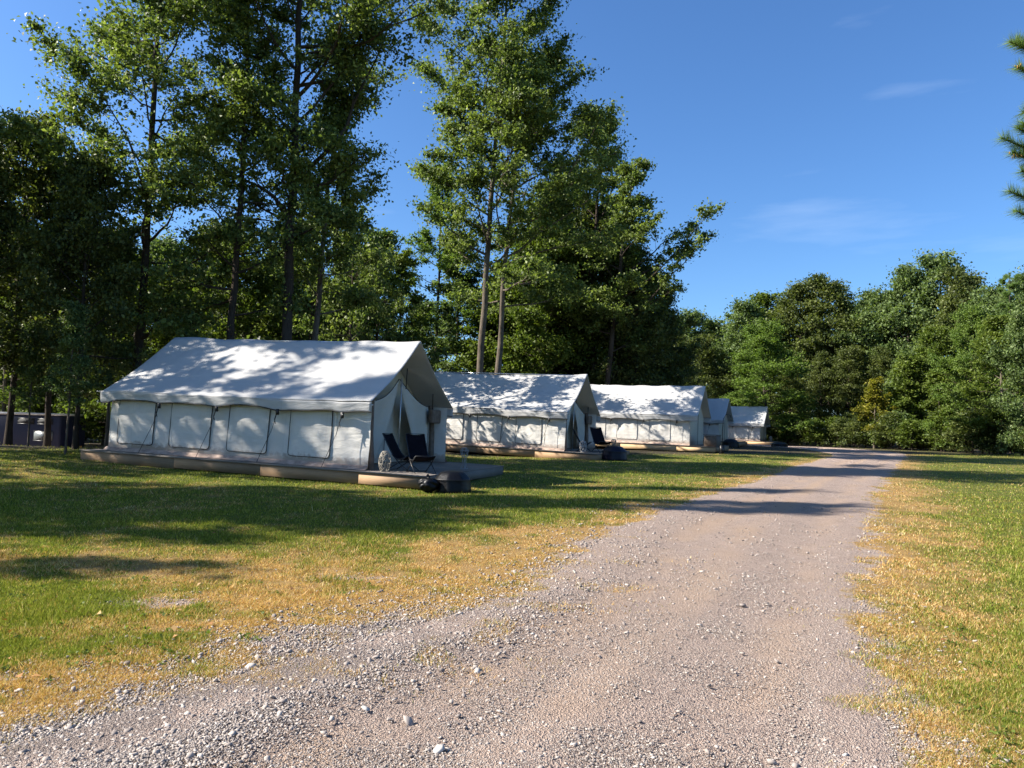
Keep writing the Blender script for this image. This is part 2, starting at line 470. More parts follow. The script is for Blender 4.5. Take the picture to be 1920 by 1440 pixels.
# ground: one shader for lawn, fringe and road, driven by the masks stored on the meshes
GREEN_A = (0.060, 0.085, 0.010); GREEN_B = (0.125, 0.150, 0.018)
STRAW_A = (0.30, 0.172, 0.062); STRAW_B = (0.52, 0.325, 0.125)
def ground_mat():
    m, t, out = newmat('lawn_and_gravel')
    P = t.nodes.new('ShaderNodeNewGeometry').outputs['Position']
    ra = node(t, 'ShaderNodeAttribute', attribute_name='road').outputs['Fac']
    dr = node(t, 'ShaderNodeAttribute', attribute_name='dry').outputs['Fac']
    wd = node(t, 'ShaderNodeAttribute', attribute_name='wood').outputs['Fac']
    tn = node(t, 'ShaderNodeAttribute', attribute_name='tan').outputs['Fac']
    n1 = noise(t, 3.0, 4, 0.6, vec=P); n2 = noise(t, 38, 4, 0.7, vec=P); n3 = noise(t, 110, 3, 0.7, vec=P)
    g = mixc(t, n2, GREEN_A, GREEN_B)
    s = mixc(t, n2, STRAW_A, STRAW_B)
    s = mixc(t, ramp(t, n1, [(0.55, (0, 0, 0)), (0.72, (0.7, 0.7, 0.7))]), s, (0.30, 0.15, 0.055))
    lawn = mixc(t, dr, g, s)
    lawn = mixc(t, ramp(t, n3, [(0.25, (1, 1, 1)), (0.55, (0, 0, 0))]), lawn, tuple(0.4 * k for k in GREEN_A))
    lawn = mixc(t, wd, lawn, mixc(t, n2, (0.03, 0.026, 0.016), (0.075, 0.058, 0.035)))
    # gravel: fine grit + crushed stones
    v = t.nodes.new('ShaderNodeTexVoronoi'); v.inputs['Scale'].default_value = 60
    t.links.new(P, v.inputs['Vector'])
    v2 = t.nodes.new('ShaderNodeTexVoronoi'); v2.inputs['Scale'].default_value = 150
    t.links.new(P, v2.inputs['Vector'])
    bw = t.nodes.new('ShaderNodeRGBToBW'); t.links.new(v.outputs['Color'], bw.inputs[0])
    bw2 = t.nodes.new('ShaderNodeRGBToBW'); t.links.new(v2.outputs['Color'], bw2.inputs[0])
    stone = ramp(t, bw.outputs[0], [(0.15, (0.15, 0.125, 0.12)), (0.5, (0.37, 0.28, 0.225)), (0.75, (0.46, 0.37, 0.31)), (1.0, (0.66, 0.58, 0.50))])
    grit = ramp(t, bw2.outputs[0], [(0.1, (0.18, 0.145, 0.14)), (0.5, (0.44, 0.335, 0.275)), (0.95, (0.64, 0.53, 0.45))])
    tanc = mixc(t, n2, (0.40, 0.28, 0.195), (0.54, 0.385, 0.265))
    grav = mixc(t, ramp(t, n1, [(0.35, (0, 0, 0)), (0.65, (1, 1, 1))]), grit, stone)
    soil = mixc(t, n3, (0.33, 0.24, 0.195), (0.47, 0.35, 0.285))
    grav = mixc(t, 0.35, grav, soil)
    grav = mixc(t, tn, grav, tanc)
    cs_ = node(t, 'ShaderNodeAttribute', attribute_name='coarse').outputs['Fac']
    grav = mixc(t, cs_, grav, mixc(t, n2, (0.10, 0.088, 0.082), (0.20, 0.17, 0.155)))
    # break the border of the road with noise
    a = t.nodes.new('ShaderNodeMath'); a.operation = 'ADD'
    t.links.new(ra, a.inputs[0])
    b = t.nodes.new('ShaderNodeMath'); b.operation = 'MULTIPLY_ADD'
    b.inputs[1].default_value = 0.9; b.inputs[2].default_value = -0.45
    nn = noise(t, 9, 5, 0.7, vec=P); t.links.new(nn, b.inputs[0])
    t.links.new(b.outputs[0], a.inputs[1])
    fac = ramp(t, a.outputs[0], [(0.42, (0, 0, 0)), (0.58, (1, 1, 1))])
    col = mixc(t, fac, lawn, grav)
    p = node(t, 'ShaderNodeBsdfPrincipled', Roughness=0.92)
    p.inputs['Specular IOR Level'].default_value = 0.2
    t.links.new(col, p.inputs['Base Color'])
    h = mixc(t, fac, mixc(t, 0.5, n2, n3), mixc(t, 0.4, v.outputs['Distance'], v2.outputs['Distance']))
    t.links.new(bump(t, h, 1.0, 0.05), p.inputs['Normal'])
    t.links.new(p.outputs[0], out.inputs[0])
    return m
GROUND = ground_mat()

# ------------------------------------------------------------------ ground and road
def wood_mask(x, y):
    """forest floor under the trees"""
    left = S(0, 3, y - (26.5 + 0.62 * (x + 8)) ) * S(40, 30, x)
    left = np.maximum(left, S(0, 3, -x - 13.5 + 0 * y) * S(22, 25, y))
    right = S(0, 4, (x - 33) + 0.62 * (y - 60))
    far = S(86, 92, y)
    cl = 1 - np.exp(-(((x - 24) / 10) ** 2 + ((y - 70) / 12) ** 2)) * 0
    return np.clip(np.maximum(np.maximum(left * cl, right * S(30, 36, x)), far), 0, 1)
def road_attr(x, y, sd, ls):
    n = fbm(x * 1.05 + 11, y * 1.05 + 4, 4) - 0.5
    n2 = fbm(x * 3.3 + 1, y * 3.3 + 7, 3) - 0.5
    near = S(16, 8, y)
    edge = np.where(ls, 0.55 + 0.35 * near, 0.8)
    return S(-1, 1, (sd + (0.4 + 0.9 * near * np.where(ls, 1, 0.4)) * n + 0.8 * n2) / edge)
def masks(x, y):
    sd = road_sd(x, y)
    ls = left_side(x, y)
    road = road_attr(x, y, sd, ls)
    # gravelly strip in the lawn left of the track, close to the camera, and behind the left trees
    road = np.maximum(road, 0.62 * np.exp(-((y - 6.6) / 0.35) ** 2 - ((x + 3.0) / 0.7) ** 2))
    road = np.maximum(road, 0.55 * np.exp(-((y - 7.9) / 0.3) ** 2 - ((x + 1.6) / 0.9) ** 2))
    road = np.maximum(road, S(27.5, 29, y) * S(33.5, 32.5, y) * S(13, 15, -x))
    return sd, road
def coarse(x, y, sd):
    return 0.6 * left_side(x, y) * np.exp(-((sd - 0.25) / 0.75) ** 2) * S(8.5, 4.5, y) * S(0.3, 0.5, fbm(x * 1.8, y * 1.8 + 2, 3))
xs = np.unique(np.r_[-600, -400, -260, -170, -120, -90, np.arange(-75, -30, 3), np.arange(-30, -9, 0.5), np.arange(-9, 11, 0.1), np.arange(11, 34, 0.5), np.arange(34, 90, 3), 100, 130, 180, 260, 400, 600])
ys = np.unique(np.r_[-500, -250, -120, -60, -30, np.arange(-15, 3, 1), np.arange(3, 13, 0.1), np.arange(13, 32, 0.3), np.arange(32, 100, 1.0), 105, 112, 125, 150, 190, 250, 350, 500, 800])
XX, YY = np.meshgrid(xs, ys)
sd, road = masks(XX.ravel(), YY.ravel())
dry = dry_mask(XX.ravel(), YY.ravel(), sd)
ZZ = terrain(XX.ravel(), YY.ravel()) - 0.04 * S(0.12, 0.35, sd)
V = np.stack([XX.ravel(), YY.ravel(), ZZ], 1)
nx = len(xs); ny = len(ys)
i = np.arange(ny - 1)[:, None] * nx; j = np.arange(nx - 1)[None]
Fq = np.stack([i + j, i + j + 1, i + nx + j + 1, i + nx + j], -1).reshape(-1, 4)
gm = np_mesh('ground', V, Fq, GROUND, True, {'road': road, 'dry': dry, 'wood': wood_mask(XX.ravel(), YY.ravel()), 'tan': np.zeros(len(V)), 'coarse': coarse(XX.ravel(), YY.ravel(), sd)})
tag(link(bpy.data.objects.new('ground', gm)), kind='structure')

NV, NU = 700, 46
dl = np.linspace(0, 1, NV)
Ls = resample(Lc, NV); Rs = resample(Rc, NV)
# pair up the two borders by distance from the camera so that the rungs run across the track
u = np.linspace(0, 1, NU)
G = Ls[:, None] * (1 - u)[None, :, None] + Rs[:, None] * u[None, :, None]
gx, gy = G[..., 0].ravel(), G[..., 1].ravel()
sdr = road_sd(gx, gy)
wid = np.linalg.norm(Rs - Ls, axis=1)[:, None] * np.ones(NU)[None]
across = (u[None] * wid).ravel(); wflat = wid.ravel()
rut = np.exp(-((across - wflat * 0.33) / 0.5) ** 2) + np.exp(-((across - wflat * 0.74) / 0.45) ** 2)
gz = terrain(gx, gy) + 0.008 - 0.025 * rut * S(0.2, 0.8, sdr) - 0.02 * S(0.2, 0.0, np.abs(sdr)) + 0.012 * (fbm(gx * 3, gy * 3, 3) - 0.5) * S(0.1, 0.4, sdr)
tanm = 0.55 * np.clip(np.exp(-((across / wflat - 0.33) / 0.08) ** 2) + 0.7 * np.exp(-((across / wflat - 0.80) / 0.06) ** 2), 0, 1) * S(0.35, 0.6, fbm(gx * 1.3, gy * 1.3 + 5, 3)) + np.clip(1.6 * np.exp(-((across - wflat * 0.52) / 0.35) ** 2) * (fbm(gx * 0.9 + 40, gy * 0.5, 3)) - 0.25, 0, 0.75)
Vr = np.stack([gx, gy, gz], 1)
i = np.arange(NV - 1)[:, None] * NU; j = np.arange(NU - 1)[None]
Fr = np.stack([i + j, i + j + 1, i + NU + j + 1, i + NU + j], -1).reshape(-1, 4)
rm = np_mesh('gravel_road', Vr, Fr, GROUND, True, {'road': road_attr(gx, gy, sdr, u[None].repeat(NV, 0).ravel() < 0.5), 'dry': dry_mask(gx, gy, sdr), 'wood': np.zeros(len(Vr)), 'tan': tanm, 'coarse': coarse(gx, gy, sdr)})
tag(link(bpy.data.objects.new('gravel_road', rm)), kind='structure')

# ------------------------------------------------------------------ loose stones
def stone_mat():
    m, t, out = newmat('crushed_stone')
    g = t.nodes.new('ShaderNodeNewGeometry')
    col = ramp(t, g.outputs['Random Per Island'], [(0.0, (0.13, 0.108, 0.098)), (0.35, (0.24, 0.20, 0.175)), (0.7, (0.34, 0.29, 0.25)), (0.97, (0.43, 0.375, 0.325)), (1.0, (0.54, 0.49, 0.43))])
    p = node(t, 'ShaderNodeBsdfPrincipled', Roughness=0.85)
    t.links.new(mixc(t, noise(t, 60, 3), col, mixc(t, 0.3, col, (0.3, 0.26, 0.22))), p.inputs['Base Color'])
    t.links.new(p.outputs[0], out.inputs[0])
    return m
STONE = stone_mat()
ph = (1 + 5 ** 0.5) / 2
ICO = np.array([(-1, ph, 0), (1, ph, 0), (-1, -ph, 0), (1, -ph, 0), (0, -1, ph), (0, 1, ph), (0, -1, -ph), (0, 1, -ph), (ph, 0, -1), (ph, 0, 1), (-ph, 0, -1), (-ph, 0, 1)], float)
ICO /= np.linalg.norm(ICO[0])
ICOF = np.array([(0,11,5),(0,5,1),(0,1,7),(0,7,10),(0,10,11),(1,5,9),(5,11,4),(11,10,2),(10,7,6),(7,1,8),(3,9,4),(3,4,2),(3,2,6),(3,6,8),(3,8,9),(4,9,5),(2,4,11),(6,2,10),(8,6,7),(9,8,1)])
rs = np.random.RandomState(11)
def stones(X, Y, size, zoff=0.0):
    n = len(X)
    sc3 = size[:, None] * np.stack([rs.uniform(0.75, 1.4, n), rs.uniform(0.6, 1.1, n), rs.uniform(0.32, 0.7, n)], 1)
    V = ICO[None] * (1 + rs.uniform(-0.48, 0.36, (n, 12, 1))) * sc3[:, None]
    a = rs.uniform(0, 2 * np.pi, n); c, s_ = np.cos(a), np.sin(a)
    tl = rs.normal(0, 0.3, n)
    x = V[..., 0]; y = V[..., 1]; z = V[..., 2] + x * tl[:, None]
    Vx = x * c[:, None] - y * s_[:, None] + X[:, None]
    Vy = x * s_[:, None] + y * c[:, None] + Y[:, None]
    Vz = z + (terrain(X, Y) + zoff + 0.25 * sc3[:, 2])[:, None]
    Vv = np.stack([Vx, Vy, Vz], -1).reshape(-1, 3)
    Ff = (ICOF[None] + (np.arange(n) * 12)[:, None, None]).reshape(-1, 3)
    return Vv, Ff
def scatter_px(n, pyr=(845, 1470), pw=1.6):
    """candidate ground points, denser near the camera"""
    D = 1.6 * F / (rs.uniform(0, 1, n) ** (1 / pw) * (pyr[1] - 810) + (pyr[0] - 810) * 0.4)
    ang = rs.uniform(-0.76, 0.76, n)
    return D * ang, D
n = 330000
X, Y = scatter_px(n)
sdx, rd = masks(X, Y)
ls = left_side(X, Y)
clump = fbm(X * 1.4, Y * 1.4, 4)
fr_ = (X - np.interp(Y, Lc[:90, 1], Lc[:90, 0])) / np.maximum(1, np.interp(Y, Rc[:80, 1], Rc[:80, 0]) - np.interp(Y, Lc[:90, 1], Lc[:90, 0]))
trk = np.exp(-((fr_ - 0.33) / 0.09) ** 2) + 0.8 * np.exp(-((fr_ - 0.80) / 0.07) ** 2)
dens = rd * (0.35 + 1.0 * S(0.42, 0.6, clump)) * 0.6 * (1 - 0.75 * np.clip(trk, 0, 1))
dens = dens + 0.9 * ls * np.exp(-((sdx - 0.15) / 0.75) ** 2) * S(9, 5, Y) + 0.35 * ls * np.exp(-((sdx) / 0.9) ** 2)
dens = dens + (0.30 * (~ls)) * np.exp(-((sdx - 0.1) / 0.5) ** 2)
keep = rs.uniform(0, 1, n) < dens * 0.8
X, Y, sdk, lk = X[keep], Y[keep], sdx[keep], ls[keep]
size = 0.0036 * np.exp(rs.normal(0, 0.5, len(X))) * np.clip(Y / 5.5, 0.85, 2.2)
size *= np.where(lk & (np.abs(sdk) < 1.2), 1.4, 1.0)
size = np.minimum(size, 0.026)
Vs, Fs = stones(X, Y, size, 0.004)
# a few hundred fist-sized pieces
Xb, Yb = scatter_px(900)
sb, rb = masks(Xb, Yb); lb = left_side(Xb, Yb)
kb = rs.uniform(0, 1, len(Xb)) < rb * 0.30 + 0.5 * lb * np.exp(-(sb / 0.7) ** 2)
Xb, Yb = Xb[kb], Yb[kb]
Vb, Fb = stones(Xb, Yb, np.clip(0.014 * np.exp(rs.normal(0, 0.35, len(Xb))), 0.008, 0.032), 0.0)
gv = np_mesh('gravel', np.concatenate([Vs, Vb]), np.concatenate([Fs, Fb + len(Vs)]), STONE)
tag(link(bpy.data.objects.new('gravel', gv)), 'loose crushed stone lying on the track and along its verges', 'gravel', kind='stuff')
print('stones', len(X), len(Xb))
WHITE_STONE = simple('white_stone', (0.42, 0.39, 0.35), 0.8, var=0.25, scale=25)
for (px, py, s_, lb_) in [(822, 1410, 0.034, 'largest pale angular stone near the bottom centre of the gravel track'),
                     (470, 1252, 0.030, 'pale round stone on the gravel verge beside the straw coloured grass'),
                     (686, 1330, 0.030, 'flat pale stone on the bare pink patch of the track, bottom centre left'),
                     (1000, 1190, 0.024, 'small white stone in the middle of the track'),
                     (895, 1260, 0.026, 'pale stone between the wheel tracks, above the bottom centre'),
                     (1585, 1418, 0.024, 'pale stone near the right hand verge at the bottom of the photo')]:
    gxx, gyy = ground_at(px, py)
    v, f = stones(np.array([0.0]), np.array([0.0]), np.array([s_]), 0)
    v[:, 2] -= tz(0, 0)
    o = bpy.data.objects.new('stone', np_mesh('stone', v, f, WHITE_STONE))
    o.location = (gxx, gyy, tz(gxx, gyy) + 0.004)
    tag(link(o), lb_, 'stone', 'larger stones lying on the gravel track')

# ------------------------------------------------------------------ grass
def blade_mat():
    m, t, out = newmat('grass_blade')
    dr = node(t, 'ShaderNodeAttribute', attribute_name='dry').outputs['Fac']
    rnd = node(t, 'ShaderNodeAttribute', attribute_name='rnd').outputs['Fac']
    g = ramp(t, rnd, [(0.0, (0.048, 0.078, 0.010)), (0.55, (0.150, 0.205, 0.024)), (1.0, (0.33, 0.36, 0.065))])
    s = ramp(t, rnd, [(0.0, (0.22, 0.10, 0.035)), (0.3, (0.50, 0.275, 0.095)), (0.7, (0.66, 0.43, 0.18)), (1.0, (0.82, 0.67, 0.40))])
    col = mixc(t, dr, g, s)
    d = t.nodes.new('ShaderNodeBsdfDiffuse'); t.links.new(col, d.inputs[0])
    tr = t.nodes.new('ShaderNodeBsdfTranslucent'); t.links.new(mixc(t, 1.0, col, (1.2, 1.2, 0.7), 'MULTIPLY'), tr.inputs[0])
    ms = t.nodes.new('ShaderNodeMixShader'); ms.inputs[0].default_value = 0.35
    t.links.new(d.outputs[0], ms.inputs[1]); t.links.new(tr.outputs[0], ms.inputs[2])
    t.links.new(ms.outputs[0], out.inputs[0])
    return m
BLADE = blade_mat()
def grass(n, pyr, pw, name, label, hscale=1.0):
    X, Y = scatter_px(n, pyr, pw)
    sdx, rd = masks(X, Y)
    wm = wood_mask(X, Y)
    cl = fbm(X * 1.1 + 5, Y * 1.1, 4)
    p = (1 - S(0.25, 0.85, rd + 0.5 * (cl - 0.5))) * (0.55 + 0.9 * cl) * (1 - 0.85 * wm)
    p = p * np.where(left_side(X, Y), 1.0, 0.85)
    p = p + 0.40 * left_side(X, Y) * S(4.2, 5.2, Y) * S(11, 8.5, Y) * np.exp(-((sdx - 0.2) / 0.75) ** 2) * S(0.48, 0.66, fbm(X * 2.2 + 9, Y * 2.2, 4))
    dr0 = dry_mask(X, Y, sdx); fine = fbm(X * 6 + 3, Y * 6 + 1, 3)
    p = p * (1 - S(0.2, 0.8, dr0) * (1 - S(0.36, 0.60, fine)) * 0.85)
    keep = rs.uniform(0, 1, n) < p
    # decks keep their footprint clear
    for (cx, cy, t_, L_) in DECKS:
        dx = X - cx; dy = Y - cy
        lx = dx * math.cos(t_) - dy * math.sin(t_); ly = dx * math.sin(t_) + dy * math.cos(t_)
        keep &= ~((lx > -L_ - 0.3) & (lx < 2.0) & (np.abs(ly) < 2.95))
    X, Y, sdx = X[keep], Y[keep], sdx[keep]
    m = len(X)
    dryv = dry_mask(X, Y, sdx)
    isdry = np.clip((rs.uniform(0, 1, m) < dryv * 0.95) * 0.85 + rs.normal(0.05, 0.12, m), 0, 1)
    tuft = fbm(X * 2.3, Y * 2.3, 3)
    h = (0.012 + 0.036 * tuft * (1 - 0.5 * dryv)) * rs.uniform(0.6, 1.35, m) * hscale * np.clip(0.8 + Y / 30, 0.8, 1.35)
    h = h * np.where(rs.uniform(0, 1, m) < 0.02 + 0.05 * S(0.62, 0.75, tuft), rs.uniform(1.5, 2.6, m), 1.0)
    w = 0.0007 + 0.00042 * Y * rs.uniform(0.6, 1.3, m)
    a = rs.uniform(0, 2 * np.pi, m)
    ln = rs.uniform(0.15, 0.95, m) * h * (1 + 0.6 * dryv); la = rs.uniform(0, 2 * np.pi, m)
    Z = terrain(X, Y) - 0.004
    b0 = np.stack([X - np.cos(a) * w, Y - np.sin(a) * w, Z], 1)
    b1 = np.stack([X + np.cos(a) * w, Y + np.sin(a) * w, Z], 1)
    tp = np.stack([X + np.cos(la) * ln, Y + np.sin(la) * ln, Z + h], 1)
    V = np.stack([b0, b1, tp], 1).reshape(-1, 3)
    Ff = np.arange(3 * m).reshape(-1, 3)
    me = np_mesh(name, V, Ff, BLADE, False, {'dry': np.repeat(isdry, 3), 'rnd': np.repeat(rs.uniform(0, 1, m) , 3)})
    tag(link(bpy.data.objects.new(name, me)), label, 'grass', kind='stuff')
    print(name, m)

# ------------------------------------------------------------------ tents and decks
#        front-middle x, y, turn, deck z, tilt, length, front overhang
TENTS = [(-2.78, 20.95, 18.0, 0.43, 1.5, 8.25, 0.10),
         (3.25, 34.5, 22.0, 0.60, 1.6, 9.0, 0.15),
         (11.0, 44.2, 23.0, 0.80, 0.8, 9.0, 0.45),
         (17.4, 61.0, 24.5, 0.85, 0.5, 8.0, 0.4),
         (25.7, 76.0, 25.5, 0.82, 0.5, 8.3, 0.4)]
DECKS = [(t[0], t[1], R(t[2]), t[5]) for t in TENTS]
W2 = 2.45; ZE = 1.67; ZR = 3.50; EO = 0.19

def billow(u, z, seed, amp):
    return amp * (fbm(u * 0.9 + seed, z * 1.1 + seed * 2, 3) - 0.5) * 2

def make_tent(k, spec, label, doors):
    fx, fy, tdeg, dz, tilt, L, oh = spec
    root = empty('wall_tent', (fx, fy, dz), (0, R(tilt), -R(tdeg)))
    tag(root, label, 'tent', 'white canvas wall tents standing in a row')
    rng = np.random.RandomState(k + 40)
    sag = 0.05
    def roof_z(u, v):
        # v: 0 ridge .. 1 eave
        return ZR + (ZE - ZR) * (v + 0.06 * np.sin(np.pi * v))
    def ridge_sag(u): return -(0.05, 0.12, 0.04, 0.10, 0.07)[k] * np.sin(np.pi * np.clip((u + L) / L, 0, 1)) + 0.018 * np.sin(u * (3.1 + 0.4 * k) + k)
    # roof ---------------------------------------------------------------
    nu, nv = 110, 22
    uu = np.linspace(-L - 0.22, oh, nu); ropes = [-0.7 - 1.9 * q for q in range(int((L - 0.3) / 1.9) + 1)]
    m = MB()
    vv = np.concatenate([-np.linspace(1, 0, nv), np.linspace(0, 1, nv)[1:]])
    U, Vv = np.meshgrid(uu, vv, indexing='ij')
    av = np.abs(Vv)
    wr = 0.028 * (fbm(U * 1.6 + k * 7, Vv * 2.5 + 3, 3) - 0.5) + 0.09 * (fbm(U * 0.5 + k * 3, Vv * 1.2, 2) - 0.5)
    pull = sum(np.exp(-((U - r) / 0.28) ** 2) for r in ropes) * av ** 5
    y = np.sign(Vv) * av * (W2 + EO) + np.sign(Vv) * 0.02 * pull
    z = roof_z(U, av) + ridge_sag(U) * (1 - av) + wr * np.clip(av * 6, 0, 1) - 0.012 * pull
    # taut ends curl down a little at the back
    z = z - 0.05 * S(-L + 0.35, -L - 0.22, U) * av
    m.grid(np.stack([U, y, z], -1))
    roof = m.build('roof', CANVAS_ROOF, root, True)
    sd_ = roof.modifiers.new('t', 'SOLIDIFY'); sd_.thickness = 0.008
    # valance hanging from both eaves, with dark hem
    for sgn in (-1, 1):
        m = MB()
        row = []
        hem = []
        for a in range(nu):
            x = uu[a]
            pl = sum(math.exp(-((x - r) / 0.30) ** 2) for r in ropes)
            y0 = sgn * (W2 + EO + 0.02 * pl); z0 = z[a, -1]
            dr = 0.235 + 0.035 * pl + 0.02 * math.sin(x * 2.2 + k)
            fl = 0.012 * math.sin(x * 9 + k) + 0.02 * (float(fbm(x * 2.5, k)) - 0.5)
            pts = []
            for bq in np.linspace(0, 1, 7):
                wv = 0.030 * (float(fbm(x * 3.2 + 2.2 * bq + 7, bq * 1.5 + k)) - 0.5) * min(1, bq * 3)
                pts.append((x, y0 - sgn * 0.03 * bq + fl * bq * 0.6 + wv, z0 - 0.004 - dr * bq))
            row.append(pts); hem.append((x, pts[-1][1] + sgn * 0.006, pts[-1][2]))
        m.grid(row)
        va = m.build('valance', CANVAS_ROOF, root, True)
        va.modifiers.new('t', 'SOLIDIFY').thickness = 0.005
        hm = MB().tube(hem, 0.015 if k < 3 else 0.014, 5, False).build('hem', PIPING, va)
        if k == 2: hm.data.materials[0] = WIRE
    # side walls ---------------------------------------------------------
    def wall_y(sgn, x, zz):
        b = 0.05 * (fbm(x * 0.8 + k * 5 + sgn, zz * 0.9, 3) - 0.5) * 2 * np.sin(np.pi * np.clip(zz / 1.6, 0, 1)) ** 0.6
        fold = 0.012 * np.sin(x * 11 + 4 * zz + 3 * fbm(x, zz + k, 2)) * np.clip(zz * 1.2, 0, 1)
        return sgn * (W2 + b + fold - 0.04 * zz / 1.6)
    for sgn in (-1, 1):
        m = MB()
        X_, Z_ = np.meshgrid(np.linspace(-L, 0, 120), np.linspace(0.02, 1.70, 20), indexing='ij')
        m.grid(np.stack([X_, wall_y(sgn, X_, Z_), Z_], -1))
        wl = m.build('side_wall', CANVAS, root, True)
        m = MB()
        X_, Q = np.meshgrid(np.linspace(-L - 0.03, 0.03, 90), np.linspace(0, 1, 5), indexing='ij')
        fl = fbm(X_ * 2.6 + k, Q * 2 + sgn, 3)
        m.grid(np.stack([X_, sgn * (W2 + 0.02 + Q * 0.16 + 0.06 * (fl - 0.5)), 0.10 * (1 - Q) ** 1.5 + 0.006 + 0.06 * (fl - 0.4) * (1 - Q) * Q * 4 * 0.6], -1))
        sk = m.build('ground_skirt', SKIRT, root, True)
    # windows on the road side: panel slightly proud of the wall, piping all round
    wins = [(-2.32, -1.09), (-4.23, -2.97), (-6.13, -4.80), (-7.94, -6.68)] if L < 8.6 else [(-2.3, -1.1), (-4.2, -3.0), (-6.1, -4.9), (-8.0, -6.8)]
    for (xa, xb) in wins:
        if xa < -L + 0.2: continue
        X_, Z_ = np.meshgrid(np.linspace(xa, xb, 16), np.linspace(0.22, 1.52, 16), indexing='ij')
        y_ = wall_y(-1, X_, Z_) - 0.012 - 0.012 * np.sin(np.pi * (X_ - xa) / (xb - xa)) * np.sin(np.pi * (Z_ - .22) / 1.3)
        wn = MB().grid(np.stack([X_, y_, Z_], -1)).build('window_flap', CANVAS, root, True)
        r_ = 0.08
        path = [(xa, 1.5), (xa, 0.22 + r_), (xa + r_ * .3, .22 + r_ * .3), (xa + r_, 0.22)] + [(q, 0.22) for q in np.linspace(xa + .2, xb - .2, 6)] + [(xb - r_, 0.22), (xb - r_ * .3, .22 + r_ * .3), (xb, 0.22 + r_)] + [(xb, q) for q in np.linspace(.45, 1.5, 6)]
        pts = [(px_, float(wall_y(-1, np.array(px_), np.array(pz_))) - 0.02, pz_) for px_, pz_ in path]
        pm = PIPING if k < 2 else WIRE
        MB().tube(pts[:10], 0.009, 5, False).tube(pts[9:], 0.013 if k < 2 else 0.012, 5, False).build('piping', pm, wn)
    # ropes with strap and slider, from the valance to the deck edge
    for q, r in enumerate(ropes):
        if r < -L: continue
        y0 = -(W2 + EO - 0.02); zt = ZE - 0.32
        rp = MB().tube([(r, y0, zt), (r - 0.12, y0 - 0.04, zt - 0.5), (r - 0.36, -2.86, 0.02)], 0.007, 5).build('guy_rope', STRAP if k != 2 else WIRE, root)
        st = MB()
        st.box((r - 0.035, y0 - 0.035, zt - 0.10), (r + 0.04, y0 + 0.01, zt + 0.05))
        st.tube([(r - 0.02, y0 - 0.02, zt - 0.08), (r - 0.06, y0 - 0.03, zt - 0.22), (r - 0.02, y0 - 0.035, zt - 0.33)], 0.011, 5)
        st.build('strap', STRAP, rp)
    # back gable -----------------------------------------------------------
    def gable(x0, mat, name, bulge):
        yy = np.linspace(-W2 + 0.01, W2 - 0.01, 41)
        rows = []
        for yv in yy:
            top = float(roof_z(0, abs(yv) / (W2 + EO))) - 0.03 
            zz = np.linspace(0.02, top, 24)
            rows.append([(x0 + bulge * math.sin(math.pi * q / top) * (1 - (yv / W2) ** 2) + 0.02 * (float(fbm(yv * 1.5 + k, q * 1.2 + x0)) - 0.5) * 2, yv, q) for q in zz])
        return MB().grid(rows).build(name, mat, root, True)
    gable(-L, CANVAS, 'back_wall', -0.05)
    if doors:
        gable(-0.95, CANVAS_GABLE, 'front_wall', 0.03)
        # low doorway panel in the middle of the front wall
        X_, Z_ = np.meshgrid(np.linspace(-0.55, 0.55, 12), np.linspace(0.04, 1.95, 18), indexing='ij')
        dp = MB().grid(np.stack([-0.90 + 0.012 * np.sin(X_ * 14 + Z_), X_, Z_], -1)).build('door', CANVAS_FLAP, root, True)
        MB().tube([(-0.86, 0.0, 0.05), (-0.86, 0.02, 1.95)], 0.010, 5).build('zip', PIPING, dp)
        # tied back flaps with a sagging top edge
        for sgn in (-1, 1):
            rows = []
            for a in np.linspace(0, 1, 26):
                ytop = sgn * (0.02 + a * 2.08)
                ztop = 2.42 - 0.72 * a - 0.20 * math.sin(math.pi * a)
                ybot = sgn * ((1.25 if sgn < 0 else 1.45) + a * (0.98 if sgn < 0 else 0.78))
                line = []
                for b in np.linspace(0, 1, 26):
                    bb = b ** 1.25
                    yv = ytop * (1 - bb) + ybot * bb
                    zv = ztop * (1 - b) + 0.07 * b
                    xv = -0.50 + 0.07 * math.sin(math.pi * b) * math.sin(a * 9 + 1.5 * b) + 0.10 * math.sin(math.pi * a) * (1 - b)
                    line.append((xv, yv, zv))
                rows.append(line)
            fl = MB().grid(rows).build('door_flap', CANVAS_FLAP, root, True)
            fl.modifiers.new('t', 'SOLIDIFY').thickness = 0.006
            MB().tube([r_[0] for r_ in rows], 0.011, 5, False).build('edge_rope', PIPING, fl)
            # upper gable panels between the flap edge and the roof
            xo = -0.08 if sgn < 0 else -0.42
            MB().tube([(xo + 0.04, sgn * 2.22, 0), (xo, sgn * 2.28, 0.9), (xo - 0.05, sgn * 2.2, 1.74)], [0.10, 0.085, 0.075], 8, False).build('corner_post', POSTM, root, True)
        MB().tube([(-0.40, 0.0, 0.0), (-0.42, 0.0, 2.45)], 0.018, 6).build('door_pole', METAL, root)
        MB().tube([(-0.40, 0.25, 2.15), (-0.40, 0.27, 2.75)], 0.014, 6).build('hanging_strap', STRAP, root)
        MB().tube([(-0.30, 1.95, 1.6), (-0.30, 1.93, 2.1)], 0.014, 6).build('hanging_strap', STRAP, root)
        m = MB(); m.box((-0.34, 1.75, 1.20), (-0.18, 2.38, 1.62)); rb_ = m.build('rolled_mat', POSTM, root)
        bv = rb_.modifiers.new('b', 'BEVEL'); bv.width = 0.05; bv.segments = 3
    else:
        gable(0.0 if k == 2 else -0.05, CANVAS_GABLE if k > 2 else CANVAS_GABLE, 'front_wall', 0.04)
        MB().tube([(0.06, 0.0, 0.02), (0.07, 0.0, 2.2)], 0.012, 5).build('zip', PIPING, root)
